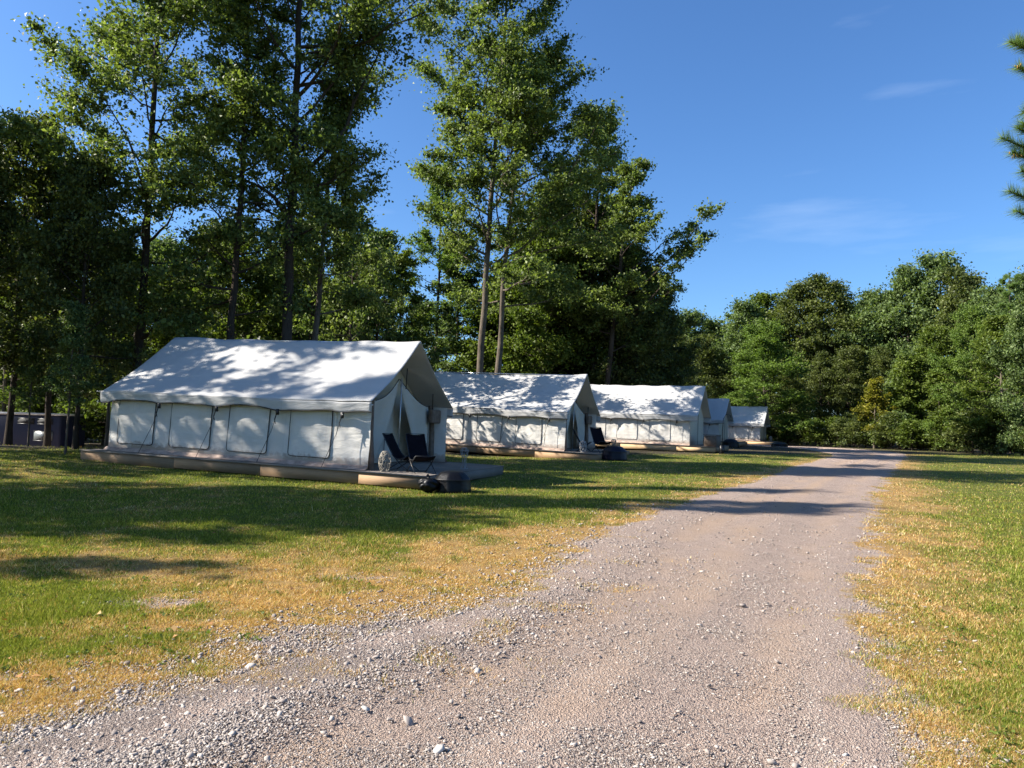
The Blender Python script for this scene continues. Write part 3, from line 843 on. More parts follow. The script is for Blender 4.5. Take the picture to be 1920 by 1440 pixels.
    # poles showing at the ends of the eaves and ridge
    MB().tube([(-L - 0.42, -(W2 + 0.12), ZE - 0.03), (oh + 0.0, -(W2 + 0.10), ZE - 0.05)], 0.02, 6).build('eave_pole', METAL, root)
    MB().tube([(-L - 0.1, 0, ZR - 0.07), (oh, 0, ZR - 0.05)], 0.025, 6).build('ridge_pole', METAL, root)
    return root

def make_deck(k, spec, label, porch, fmat):
    fx, fy, tdeg, dz, tilt, L, oh = spec
    root = empty('deck', (fx, fy, dz), (0, R(tilt), -R(tdeg)))
    tag(root, label, 'deck', 'timber decks under the tents')
    x0, x1, yh = -L - 0.45, porch, 2.92
    m = MB(); xx = x0
    while xx < x1 - 0.02:
        xe = min(xx + 0.137, x1)
        m.box((xx, -yh, -0.035), (xe, yh, -0.004 - 0.002 * random.random())); xx += 0.142
    m.build('deck_boards', WOOD_GREY, root)
    rng = random.Random(k)
    for sgn in (-1, 1):                            # long fascia of butted planks
        m = MB(); xx = x0
        while xx < x1 - 0.1:
            ln = min(rng.uniform(2.2, 3.4), x1 - xx)
            if x1 - xx - ln < 0.6: ln = x1 - xx
            dpp = rng.uniform(0.0, 0.05)
            m.box((xx + 0.008, sgn * yh - 0.02, -0.285 - dpp), (xx + ln - 0.004, sgn * yh + 0.02, -0.037)); xx += ln
        m.build('side_fascia', fmat, root)
    for xe in (x0, x1):
        MB().box((xe - 0.02, -yh + 0.022, -0.27), (xe + 0.02, yh - 0.022, -0.037)).build('end_fascia', WOOD if k > 0 else WOOD_GREY, root)
    for sgn in (-1, 1):
        MB().box((x0 - 0.02, sgn * (yh + 0.012) - 0.035, -0.034), (x1 + 0.02, sgn * (yh + 0.012) + 0.035, 0.004)).build('edge_board', WOOD_GREY, root)
    for xe in np.linspace(x0 + 0.4, x1 - 0.4, 5):
        for ye in (-2.5, 2.5):
            MB().box((xe - 0.07, ye - 0.07, -0.9), (xe + 0.07, ye + 0.07, -0.036)).build('support_post', POSTM, root)
    return root

tent_labels = ['nearest and largest white canvas wall tent, dappled shade on its roof and dark door flaps',
               'second white canvas tent in the row, its roof streaked by leaf shadow',
               'third white canvas tent, brightly sunlit with a plain cream gable',
               'small looking white tent just behind the sunlit one, mostly hidden by it',
               'last white tent of the row, beside the dark wood at the road bend']
deck_labels = ['weathered timber deck under the nearest tent, with two black chairs on its porch',
               'low timber deck under the second tent, striped by branch shadow',
               'yellow pine deck under the sunlit third tent',
               'timber deck under the mostly hidden fourth tent',
               'timber deck under the last tent at the road bend']
tents = []
for k, sp in enumerate(TENTS):
    tents.append(make_tent(k, sp, tent_labels[k], k in (0, 1)))
    make_deck(k, sp, deck_labels[k], 1.75 if k == 0 else (1.6 if k == 1 else 1.5), WOOD if k < 2 else WOOD_NEW)

def on_deck(k, lx, ly, lz=0.0):
    fx, fy, tdeg, dz, tilt, L, oh = TENTS[k]
    M = Matrix.Translation((fx, fy, dz)) @ Matrix.Rotation(-R(tdeg), 4, 'Z') @ Matrix.Rotation(R(tilt), 4, 'Y')
    return M @ Vector((lx, ly, lz))

# ------------------------------------------------------------------ camp chairs
def copy_tree(o, parent=None):
    c = o.copy(); C.objects.link(c); c.parent = parent
    for ch in [x for x in bpy.data.objects if x.parent == o]:
        copy_tree(ch, c)
    return c
def make_chair():
    r_ = empty('camp_chair')
    prof = catmull([(0.30, 0.43), (0.12, 0.33), (-0.08, 0.33), (-0.20, 0.46), (-0.36, 0.72), (-0.50, 0.98)], 6)
    def panel(a, b, name):
        G_ = []
        for (px_, pz_) in prof[a:b]:
            G_.append([(px_, yv, pz_ - 0.025 * (1 - (yv / 0.25) ** 2)) for yv in np.linspace(-0.25, 0.25, 9)])
        o = MB().grid(G_).build(name, SLING, r_, True)
        o.modifiers.new('t', 'SOLIDIFY').thickness = 0.012
    panel(0, 16, 'seat'); panel(15, 31, 'backrest')
    for s_ in (-1, 1):
        MB().tube([(px_, s_ * 0.26, pz_) for px_, pz_ in prof[::3]], 0.013).build('side_rail', BLACKM, r_)
        MB().tube([(-0.34, s_ * 0.27, 0.0), (-0.02, s_ * 0.27, 0.2), (0.30, s_ * 0.27, 0.43)], 0.013).build('leg', BLACKM, r_)
        MB().tube([(0.34, s_ * 0.28, 0.0), (0.05, s_ * 0.28, 0.2), (-0.19, s_ * 0.28, 0.44)], 0.013).build('leg', BLACKM, r_)
    for a_, b_ in (((-0.32, -0.27, 0.02), (-0.32, 0.27, 0.02)), ((-0.5, -0.26, 0.98), (-0.5, 0.26, 0.98)), ((0.30, -0.27, 0.43), (0.30, 0.27, 0.43))):
        MB().tube([a_, b_], 0.011).build('crossbar', BLACKM, r_)
    return r_
ch0 = make_chair()
chairs = [(0, 0.62, -1.75, -20, 0.95, 'black folding camp chair beside the pale woven lantern on the nearest deck'),
          (0, 1.22, -1.95, -62, 0.97, 'black folding camp chair at the deck edge, nearer the covered fire pit'),
          (1, 0.55, -1.35, 0, 1.0, 'black folding chair seen edge on, left one on the second deck'),
          (1, 1.15, -0.6, -65, 1.12, 'black folding chair with its back to the camera on the second deck')]
for q, (k, lx, ly, rz, s_, lb_) in enumerate(chairs):
    o = ch0 if q == 0 else copy_tree(ch0)
    o.location = on_deck(k, lx, ly, 0.0)
    o.rotation_euler = (0, 0, R(rz)); o.scale = (s_,) * 3
    tag(o, lb_, 'chair', 'black folding chairs on the porches')

# ------------------------------------------------------------------ lanterns
def lattice(name, mat, prof, turns, nst, rad, label, loc, ribs=False, rings=(0, 1)):
    r_ = empty(name, loc)
    tag(r_, label, 'lantern', 'woven and wire lanterns on the porches')
    prof = np.array(prof, float)
    tt = np.linspace(0, 1, 22)
    rr = np.interp(tt, np.linspace(0, 1, len(prof)), prof[:, 0]); zz = np.interp(tt, np.linspace(0, 1, len(prof)), prof[:, 1])
    m = MB()
    for sgn in ((0,) if ribs else (-1, 1)):
        for q in range(nst):
            th = 2 * np.pi * q / nst + sgn * turns * 2 * np.pi * tt + 0.25 * np.sin(tt * 9 + q)
            m.tube(np.stack([rr * np.cos(th), rr * np.sin(th), zz], 1), rad, 4, False)
    m.build('lattice', mat, r_, True)
    m = MB()
    th = np.linspace(0, 2 * np.pi, 19)
    for f in rings:
        R_ = np.interp(f, tt, rr); Z_ = np.interp(f, tt, zz)
        m.tube(np.stack([R_ * np.cos(th), R_ * np.sin(th), th * 0 + Z_], 1), rad * 1.2, 5, False)
    m.build('rim', mat, r_, True)
    return r_
egg = [(0.10, 0.0), (0.135, 0.10), (0.15, 0.2), (0.14, 0.32), (0.105, 0.42), (0.06, 0.48)]
lattice('woven_lantern', WICKER, egg, 0.35, 9, 0.009, 'pale woven egg shaped lantern standing by the tent corner post', on_deck(0, 0.50, -2.50, 0.012), rings=(0, .35, .7, 1))
cage = [(0.11, 0.0), (0.06, 0.12), (0.05, 0.25), (0.10, 0.42), (0.12, 0.5), (0.06, 0.58)]
lattice('wire_lantern', WIRE, cage, 0.2, 6, 0.006, 'openwork grey wire lantern on the far side of the nearest deck', on_deck(0, 1.45, 0.4, 0.004), rings=(0, .5, .8, 1))
lattice('wire_lantern', WIRE, egg, 0.3, 8, 0.012, 'grey wire lantern between the two chairs on the second deck', on_deck(1, 0.75, -2.15, 0.010), rings=(0, .5, 1))
lattice('wire_lantern', WICKER, cage, 0.2, 7, 0.009, 'pale wire lantern beside the covered fire pit of the second tent', on_deck(1, 1.35, 0.8, 0.004), rings=(0, .5, .8, 1))
lattice('white_lantern', WICKER, egg, 0.35, 12, 0.02, 'white lantern on the porch of the last tent', on_deck(4, 0.9, -1.6, 0.02), rings=(0, .35, .7, 1))

# ------------------------------------------------------------------ covered fire pits
def make_pit(x, y, rad, h, mat, label, seed):
    r_ = empty('covered_fire_pit', (x, y, tz(x, y)))
    tag(r_, label, 'fire pit', 'fire pits under dark vinyl covers')
    n = 64
    prof = [(1.03, 0.0), (1.04, 0.12), (1.0, 0.45), (0.99, 0.60), (0.96, 0.64), (0.70, 0.87), (0.52, 0.95), (0.2, 0.99), (0.0, 1.0)]
    G_ = []
    for q, (pr, pz) in enumerate(catmull(prof, 3)):
        th = np.linspace(0, 2 * np.pi, n + 1)
        octo = 1.0 / np.cos((th + seed) % (np.pi / 4) - np.pi / 8) * 0.93
        k_ = np.clip(pr, 0, 1)
        fold = 1 + 0.035 * np.sin(th * 8 + 0.6 * np.sin(th * 3) + seed) * (1 - pz) + 0.02 * (fbm(np.cos(th) * 3 + seed, np.sin(th) * 3 + pz * 2, 3) - 0.5)
        rr = rad * pr * (octo * k_ + (1 - k_)) * fold
        G_.append(np.stack([rr * np.cos(th), rr * np.sin(th), th * 0 + h * pz], 1))
    MB().grid(G_).build('cover', mat, r_, True)
    m = MB()
    th = np.linspace(0, 2 * np.pi, 40)
    m.tube(np.stack([rad * 1.02 * np.cos(th), rad * 1.02 * np.sin(th), th * 0 + h * 0.60], 1), 0.008, 5, False)
    m.build('cover_seam', BLACKM, r_, True)
    for a in range(4):
        th = a * math.pi / 2 + 0.5
        MB().box((rad * 0.8 * math.cos(th) - 0.03, rad * 0.8 * math.sin(th) - 0.03, -0.04), (rad * 0.8 * math.cos(th) + 0.03, rad * 0.8 * math.sin(th) + 0.03, 0.08)).build('foot', BLACKM, r_)
    return r_
make_pit(-1.33, 17.55, 0.44, 0.50, VINYL, 'black vinyl covered fire pit on the grass in front of the nearest deck', 1.0)
p2 = on_deck(1, 2.35, -0.9)
make_pit(4.45, 31.9, 0.55, 0.60, VINYL_BLUE, 'navy covered fire pit on the grass beside the second deck', 2.0)
p4 = on_deck(3, 2.2, -1.6)
make_pit(at(1372, 56.0), 56.0, 0.62, 0.66, VINYL, 'black covered fire pit in front of the mostly hidden fourth tent', 3.0)
make_pit(at(1463, 66.0), 66.0, 0.7, 0.42, VINYL, 'low black covered fire pit in the shade near the road bend', 4.0)
# crumpled black bag leaning against the pit
bag = empty('rubbish_bag', (-1.86, 17.2, tz(-1.86, 17.2)))
tag(bag, 'shiny crumpled black plastic bag between the nearest deck and the covered fire pit', 'bag')
G_ = []
for q in np.linspace(0, 1, 22):
    th = np.linspace(0, 2 * np.pi, 37)
    pr = math.sin(math.pi * (0.12 + 0.88 * (1 - q))) ** 0.6 if q < 1 else 0
    cr_ = 1 + 0.5 * (fbm(np.cos(th) * 2.6 + 4, np.sin(th) * 2.6 + q * 5, 4) - 0.5)
    G_.append(np.stack([0.24 * pr * cr_ * np.cos(th), 0.20 * pr * cr_ * np.sin(th), th * 0 + 0.34 * q + 0.03 * (fbm(np.cos(th) * 4, np.sin(th) * 4 + q * 9, 3) - .5)], 1))
MB().grid(G_).build('bag_body', VINYL, bag)
MB().tube([(0, 0, 0.32), (0.02, -0.01, 0.37), (-0.03, 0.01, 0.41)], [0.04, 0.02, 0.035], 8, False).build('bag_knot', VINYL, bag)

# low rail of slats beside the third tent porch, tall dark pole
r_ = empty('slatted_bin', on_deck(2, 1.1, -1.6, 0.0), (0, 0, -R(23)))
tag(r_, 'grey slatted wooden box on the porch of the sunlit third tent', 'wooden box')
for y_ in np.linspace(-0.8, 0.8, 12):
    MB().box((0.36, y_ - 0.045, 0.02), (0.39, y_ + 0.045, 0.62)).build('slat', WOOD_GREY, r_)
MB().box((-0.3, -0.84, 0.0), (0.35, 0.84, 0.60)).build('box_body', POSTM, r_)
MB().box((-0.34, -0.88, 0.625), (0.42, 0.88, 0.66)).build('lid', WOOD_GREY, r_)
pl = on_deck(2, 1.62, -2.6, 0)
r_ = empty('lamp_hook', (pl.x + 0.1, pl.y - 0.35, tz(pl.x, pl.y)))
tag(r_, 'thin dark shepherd hook pole at the corner of the third deck', 'pole')
MB().tube([(0, 0, -0.1), (0, 0, 1.2), (0.05, 0, 1.9), (0.2, 0, 2.15), (0.42, 0, 2.1), (0.47, 0, 1.95)], 0.02, 6).build('hook_shaft', BLACKM, r_)
MB().box((-0.13, -0.1, -0.05), (0.1, 0.1, 0.45)).build('hook_base', BLACKM, r_)

# ------------------------------------------------------------------ dark blue camper far left
cx0, cx1, cy0, cy1 = -27.2, -20.05, 33.0, 35.2
gz_ = tz(-23, 33.5)
cr_ = empty('camper_trailer', ((cx0 + cx1) / 2, (cy0 + cy1) / 2, gz_), (0, 0, R(3)))
tag(cr_, 'dark blue camper trailer with white windows parked behind the trees at the far left', 'trailer')
hl = (cx1 - cx0) / 2
b_ = MB().box((-hl, -1.1, 0.28), (hl, 1.1, 1.80)).build('body', CAMPER_BLUE, cr_)
bv = b_.modifiers.new('b', 'BEVEL'); bv.width = 0.09; bv.segments = 3
b_ = MB().box((-hl + 0.05, -1.16, 1.80), (hl - 0.05, 1.16, 1.90)).build('roof', CAMPER_WHITE, cr_)
WINM = simple('curtained_glass', (0.12, 0.13, 0.13), 0.3, var=0.12)
for (xa, xb, za, zb) in [(hl - 1.12, hl - 0.32, 0.68, 1.08), (hl - 1.0, hl - 0.35, 1.42, 1.64), (hl - 1.85, hl - 1.15, 1.42, 1.64), (-hl + 3.0, -hl + 4.0, 0.8, 1.3), (-hl + 1.0, -hl + 2.0, 0.8, 1.3)]:
    w_ = MB().box((xa, -1.125, za), (xb, -1.103, zb)).build('window', WINM if za < 1.3 else RUBBER, cr_)
    m = MB(); m.box((xa - 0.02, -1.14, za - 0.02), (xb + 0.02, -1.127, za)); m.box((xa - 0.02, -1.14, zb), (xb + 0.02, -1.127, zb + 0.02))
    m.box(((xa + xb) / 2 - 0.01, -1.137, za + .001), ((xa + xb) / 2 + 0.01, -1.127, zb - .001)); m.build('frame', BLACKM, w_)
for xw in (-0.4, 0.5):
    th = np.linspace(0, 2 * np.pi, 33)
    rows = [np.stack([xw + rr_ * np.cos(th), th * 0 + yy_, 0.31 + rr_ * np.sin(th)], 1) for rr_, yy_ in [(0.0, -1.16), (0.17, -1.16), (0.19, -1.17), (0.29, -1.17), (0.31, -1.14), (0.31, -0.95)]]
    MB().grid(rows).build('wheel', RUBBER, cr_, True)
MB().box((-hl + 0.3, -1.0, 0.12), (hl - 0.3, 1.0, 0.27)).build('chassis', BLACKM, cr_)

# ------------------------------------------------------------------ trees
def leaf_quads(P, N, D, L_, W_):
    """P centre, N normal, D direction; folded leaf blades"""
    Sd = np.cross(N, D)
    l = L_[:, None]; w = W_[:, None]
    a = P - D * l * 0.5
    b = P + Sd * w * 0.5 + N * w * 0.22 - D * l * 0.05
    c = P + D * l * 0.5 - N * l * 0.10
    d = P - Sd * w * 0.5 + N * w * 0.22 - D * l * 0.05
    V = np.stack([a, b, c, d], 1).reshape(-1, 3)
    return V, np.arange(len(V)).reshape(-1, 4)
def unit(v): return v / (np.linalg.norm(v, axis=-1, keepdims=True) + 1e-9)

def gen_tree(seed, H, r0, cb=0.3, spread=3.5, nl=26, leafn=50000, leaf=0.16, lean=(0, 0), crad=0.55, prof=None, up=(15, 60),
             wob=0.02, extra=(), bare=0, n2=6, flat=0.6, lowfill=0):
    rng = np.random.RandomState(seed)
    K = 16
    hz = np.linspace(0, 1, K)
    off = np.cumsum(rng.normal(0, wob * H / 8, (K, 2)), 0); off -= off[0]
    P = np.stack([off[:, 0] + lean[0] * hz ** 1.3, off[:, 1] + lean[1] * hz ** 1.3, hz * H * 0.97], 1)
    rad = r0 * (1 - hz * 0.93) ** 0.85 + 0.012
    rad[0] *= 1.35; rad[1] *= 1.05
    tr = MB(); tr.tube(np.vstack([P[0] - [0, 0, 0.4], P]), np.r_[rad[0] * 1.1, rad], 10, False)
    def tpos(h): return np.array([np.interp(h, hz, P[:, k]) for k in range(3)])
    def trad(h): return np.interp(h, hz, rad)
    if prof is None: prof = lambda f: (0.55 + 0.45 * np.sin(np.pi * min(1, f * 1.3 + 0.15))) * (1 - 0.55 * f ** 1.6)
    cl = []; cw = []
    def limb(p0, d0, ln, r_, curv=0.07, lvl=0, leafy=True):
        n = 8
        pts = [p0]; d = np.array(d0, float)
        for q in range(n):
            d = unit(d + rng.normal(0, 0.13, 3) + np.array([0, 0, curv * (1 - q / n)]))
            pts.append(pts[-1] + d * ln / n)
        pts = np.array(pts)
        rr = r_ * (1 - np.linspace(0, 1, n + 1) * 0.88)
        tr.tube(pts, rr, 6 if lvl == 0 else 4, False)
        return pts
    limbs = []
    for q in range(nl):
        f = (q + rng.uniform(0, 1)) / nl
        h = cb + (0.98 - cb) * f ** 0.9
        az = q * 2.39996 + rng.normal(0, 0.4)
        el = R(up[0] + (up[1] - up[0]) * f + rng.normal(0, 9))
        ln = spread * prof(f) * rng.uniform(0.65, 1.15)
        limbs.append((h, az, el, ln, max(0.02, trad(h) * rng.uniform(0.35, 0.5)), True))
    for (h, azd, eld, ln) in extra:
        limbs.append((h, R(azd), R(eld), ln, trad(h) * 0.62, True))
    for (h, az, el, ln, r_, lf) in limbs:
        p0 = tpos(h)
        d0 = np.array([math.cos(az) * math.cos(el), math.sin(az) * math.cos(el), math.sin(el)])
        pts = limb(p0, d0, ln, r_)
        m2 = int(n2 + ln * 0.5)
        for s_ in range(m2):
            t_ = rng.uniform(0.22, 1.0); ii = t_ * 8; i0 = min(int(ii), 7)
            sp = pts[i0] + (pts[i0 + 1] - pts[i0]) * (ii - i0)
            dd = unit(pts[i0 + 1] - pts[i0])
            sdv = unit(np.cross(dd, [0, 0, 1])) * rng.choice([-1, 1])
            d2 = unit(dd * rng.uniform(0.3, 1.0) + sdv * rng.uniform(0.5, 1.1) + np.array([0, 0, rng.uniform(-0.25, 0.5)]))
            l2 = 0.25 * ln * (1.25 - t_) + rng.uniform(0.35, 0.9) * min(1, spread / 3)
            p2_ = limb(sp, d2, l2, max(0.012, r_ * 0.35 * (1.1 - t_)), 0.03, 1)
            for e in (4, 6, 8):
                cl.append(p2_[e]); cw.append(rng.gamma(2.2, 1.0))
        cl.append(pts[8]); cw.append(2.0)
        cl.append(pts[6]); cw.append(1.5)
    for q in range(bare):
        h = rng.uniform(cb * 0.5, cb + 0.2); az = rng.uniform(0, 6.28)
        limb(tpos(h), (math.cos(az), math.sin(az), 0.15), rng.uniform(0.6, 2.2), 0.02, 0, 1)
    cl.append(tpos(0.99)); cw.append(3)
    for q in range(lowfill):
        h = rng.uniform(0.04, cb + .1); az = rng.uniform(0, 6.28); l_ = spread * rng.uniform(0.3, 0.8)
        cl.append(tpos(h) + np.array([math.cos(az) * l_, math.sin(az) * l_, rng.normal(0, .4)])); cw.append(2)
    cl = np.array(cl); cw = np.array(cw); cw = cw / cw.sum()
    idx = rng.choice(len(cl), leafn, p=cw)
    cs = crad * rng.uniform(0.55, 1.25, len(cl))
    G_ = rng.normal(0, 1, (leafn, 3)); G_ = unit(G_) * np.minimum(np.abs(rng.normal(0, 0.75, (leafn, 1))), 1.45)
    Pp = cl[idx] + G_ * cs[idx][:, None] * np.array([1, 1, flat])
    Pp[:, 2] = np.maximum(Pp[:, 2], 0.15)
    N = unit(rng.normal(0, 1, (leafn, 3)) + np.array([0, 0, 0.9]))
    D = rng.normal(0, 1, (leafn, 3)) + np.array([0, 0, -0.5]); D = unit(D - N * (D * N).sum(1, keepdims=True))
    ls_ = leaf * rng.uniform(0.45, 1.5, leafn)
    V_, F_ = leaf_quads(Pp, N, D, ls_, ls_ * rng.uniform(0.5, 0.75, leafn))
    return tr, V_, F_

def tree(name, loc, params, leafm, barkm, label, group=None, cat='tree', rz=0.0, scale=1.0):
    tr, V_, F_ = gen_tree(**params)
    root = empty(name, loc, (0, 0, rz), scale)
    tag(root, label, cat, group)
    tr.build('trunk', barkm, root, True)
    link(bpy.data.objects.new('crown', np_mesh('crown', V_, F_, leafm)), root)
    return root
def put(x, y, dz=-0.05): return (x, y, tz(x, y) + dz)

GT = 'tall trees standing behind the tents'
def hero(px, D, **k):
    lab = k.pop('label'); lm = k.pop('lm', LEAF_OAK); bm_ = k.pop('bm', BARK_DARK); nm = k.pop('name', 'tall_tree')
    return tree(nm, put(at(px, D), D), k, lm, bm_, lab, GT)
wide = lambda f: (0.62 + 0.38 * np.sin(np.pi * min(1, f * 1.1 + 0.1))) * (1 - 0.35 * f ** 3)
hero(258, 27, seed=1, H=22.5, r0=0.15, cb=0.18, spread=4.1, nl=50, leafn=82000, leaf=0.132, crad=0.66, prof=wide, label='tall dense tree rising behind the left end of the nearest tent', lm=LEAF_OAK, up=(0, 45))
hero(436, 26.5, seed=2, H=18.4, r0=0.14, cb=0.26, spread=3.1, nl=34, leafn=33000, leaf=0.13, crad=0.6, lean=(0.3, 0), label='slim dark trunked tree behind the middle of the nearest tent', lm=LEAF_OAK, up=(5, 50), bare=8)
hero(537, 27, seed=3, H=25, r0=0.20, cb=0.32, spread=3.7, nl=34, leafn=64000, leaf=0.134, crad=0.66, prof=wide, label='biggest oak behind the nearest tent, long bare limb arching up to the right',
     extra=[(0.42, 0, 42, 7.5), (0.54, -20, 30, 7.0), (0.50, 170, 62, 6.0), (0.62, 15, 14, 7.0), (0.36, 200, 40, 3.6), (0.60, 0, 2, 6.2), (0.56, 25, 25, 6.5)], up=(10, 60))
hero(583, 28.5, seed=4, H=15.5, r0=0.13, cb=0.34, spread=2.8, nl=22, leafn=32000, leaf=0.128, crad=0.58, lean=(0.7, 0), label='brown trunked tree just right of the biggest oak', lm=LEAF_OAK, bm=BARK_GREY, bare=5)
hero(812, 55, seed=6, H=20.5, r0=0.15, cb=0.36, spread=4.0, nl=30, leafn=30000, leaf=0.15, crad=0.45, label='thin paler tree with layered branches in the sky gap between the tents', lm=LEAF_SOFT, up=(0, 35))
hero(752, 44, seed=16, H=11.0, r0=0.10, cb=0.32, spread=2.4, nl=20, leafn=14000, leaf=0.15, crad=0.45, label='small thin tree left of the sky gap, behind the nearest tent', lm=LEAF_YELLOW, up=(0, 45))
hero(898, 40.3, seed=7, H=29.8, r0=0.20, cb=0.33, spread=6.0, nl=36, leafn=78000, leaf=0.16, crad=0.72, prof=wide, lean=(1.0, 0), label='tallest tree behind the second tent, its trunk leaning slightly right', lm=LEAF_OAK, bm=BARK_GREY, up=(15, 60),
     extra=[(0.50, 10, 55, 6.0), (0.60, 180, 10, 3.2), (0.66, 0, 50, 5.0)])
hero(932, 39.9, seed=8, H=21.5, r0=0.19, cb=0.34, spread=6.2, nl=30, leafn=60000, leaf=0.16, crad=0.66, lean=(1.2, 0), prof=wide, label='pale trunked tree right beside the tallest one behind the second tent', lm=LEAF_OAK, bm=BARK_GREY, up=(5, 50),
     extra=[(0.55, 0, 34, 8.2), (0.68, -10, 30, 7.0), (0.5, 10, 14, 6.5)])
hero(1022, 52, seed=9, H=19.0, r0=0.18, cb=0.20, spread=4.6, nl=36, leafn=52000, leaf=0.19, crad=0.65, label='light green tree right of the pale trunks, behind the second tent', lm=LEAF_YELLOW, bm=BARK_GREY, up=(0, 45))
hero(1112, 54, seed=11, H=24.5, r0=0.22, cb=0.25, spread=5.4, nl=38, leafn=52000, leaf=0.19, crad=0.65, prof=wide, label='tall tree whose crown stands above the third tent, right of the pale trunks', lm=LEAF_OAK, bm=BARK_DARK, up=(5, 50))
hero(1132, 51, seed=10, H=20.5, r0=0.22, cb=0.32, spread=4.0, nl=22, leafn=30000, leaf=0.18, crad=0.55, lean=(2.0, 0), label='leaning tree whose sparse branches reach far right into the sky', lm=LEAF_OAK, bm=BARK_DARK, up=(10, 50), bare=14,
     extra=[(0.50, 0, 24, 9.0), (0.58, 8, 30, 7.6), (0.45, -8, 10, 7.5), (0.56, 5, 8, 7.5), (0.42, 0, 30, 5.5)])

# shared crowns for the rest of the wood; every tree is an object of its own
def proto(name, leafm, barkm, **params):
    tr, V_, F_ = gen_tree(**params)
    a = np_mesh('crown', V_, F_, leafm)
    o = tr.build('trunk', barkm, None, True); b = o.data
    bpy.data.objects.remove(o)
    return (name, a, b)
full = lambda f: (0.75 + 0.25 * np.sin(np.pi * min(1, f * 1.2 + 0.1))) * (1 - 0.62 * f ** 2.0)
cone = lambda f: 1.0 - 0.75 * f
PR = {
 'dark':  proto('leafy_tree', LEAF_DARK, BARK_DARK, seed=21, H=12, r0=0.13, cb=0.16, spread=3.3, nl=40, leafn=34000, leaf=0.15, prof=full, up=(-5, 50), crad=0.55, lowfill=8),
 'dark2': proto('leafy_tree', LEAF_DARK, BARK_DARK, seed=22, H=12, r0=0.13, cb=0.24, spread=3.6, nl=40, leafn=32000, leaf=0.16, prof=full, up=(0, 50), crad=0.62),
 'mid':   proto('leafy_tree', LEAF_MID, BARK_DARK, seed=23, H=12, r0=0.16, cb=0.10, spread=3.4, nl=44, leafn=34000, leaf=0.175, prof=full, up=(-5, 55), crad=0.62, lowfill=30),
 'mid2':  proto('leafy_tree', LEAF_MID, BARK_GREY, seed=24, H=12, r0=0.15, cb=0.18, spread=3.8, nl=38, leafn=30000, leaf=0.175, prof=full, up=(5, 55), crad=0.7),
 'soft':  proto('feathery_tree', LEAF_SOFT, BARK_DARK, seed=25, H=12, r0=0.16, cb=0.12, spread=4.0, nl=50, leafn=56000, leaf=0.14, prof=full, up=(-10, 60), crad=0.5, lowfill=30),
 'yellow': proto('light_green_tree', LEAF_YELLOW, BARK_GREY, seed=26, H=10, r0=0.10, cb=0.12, spread=2.8, nl=34, leafn=30000, leaf=0.15, prof=full, up=(-5, 45), crad=0.55),
 'thin':  proto('thin_tree', LEAF_MID, BARK_GREY, seed=27, H=12, r0=0.09, cb=0.30, spread=2.2, nl=26, leafn=13000, leaf=0.18, up=(0, 45), bare=8),
 'shade': proto('leafy_tree', LEAF_OAK, BARK_DARK, seed=33, H=12, r0=0.15, cb=0.25, spread=3.4, nl=26, leafn=9000, leaf=0.19, prof=full, up=(5, 50), crad=0.5),
 'sap':   proto('sapling', LEAF_SAPLING, BARK_GREY, seed=28, H=5.5, r0=0.05, cb=0.22, spread=1.3, nl=24, leafn=6500, leaf=0.15, up=(10, 55), crad=0.35, n2=3),
 'sapg':  proto('sapling', LEAF_YELLOW, BARK_GREY, seed=29, H=7, r0=0.06, cb=0.08, spread=1.5, nl=28, leafn=15000, leaf=0.16, prof=cone, up=(0, 55), crad=0.4, n2=4),
 'shrub': proto('shrub', LEAF_MID, BARK_DARK, seed=30, H=1.8, r0=0.03, cb=0.06, spread=1.0, nl=20, leafn=4500, leaf=0.10, prof=full, up=(20, 70), crad=0.3, n2=2),
 'shruby': proto('shrub', LEAF_YELLOW, BARK_DARK, seed=31, H=2.0, r0=0.03, cb=0.06, spread=1.1, nl=20, leafn=4500, leaf=0.11, prof=full, up=(20, 70), crad=0.32, n2=2),
 'shrubd': proto('shrub', LEAF_DARK, BARK_DARK, seed=32, H=2.2, r0=0.03, cb=0.05, spread=1.2, nl=22, leafn=6000, leaf=0.12, prof=full, up=(10, 70), crad=0.4, n2=2),
}
PH = {'yellow': 10, 'sap': 5.5, 'sapg': 7, 'shrub': 1.8, 'shruby': 2.0, 'shrubd': 2.2}
prng = random.Random(9)
def plant(kind, px, D, topy=None, H=None, label='', group=None, wide=1.0, x=None):
    nm, cm, tm = PR[kind]
    x = at(px, D) if x is None else x
    base = tz(x, D)
    if H is None:
        hy = 800 + 0.0262 * (px - 960)
        H = (hy - topy) / F * D + EYE - base
    s_ = H / PH.get(kind, 12)
    root = empty(nm, (x, D, base - 0.05), (0, 0, prng.uniform(0, 6.28)), (s_ * wide, s_ * wide, s_))
    link(bpy.data.objects.new('trunk', tm), root); link(bpy.data.objects.new('crown', cm), root)
    cat = 'shrub' if nm == 'shrub' else ('sapling' if nm == 'sapling' else 'tree')
    tag(root, label, cat, group)
    return root

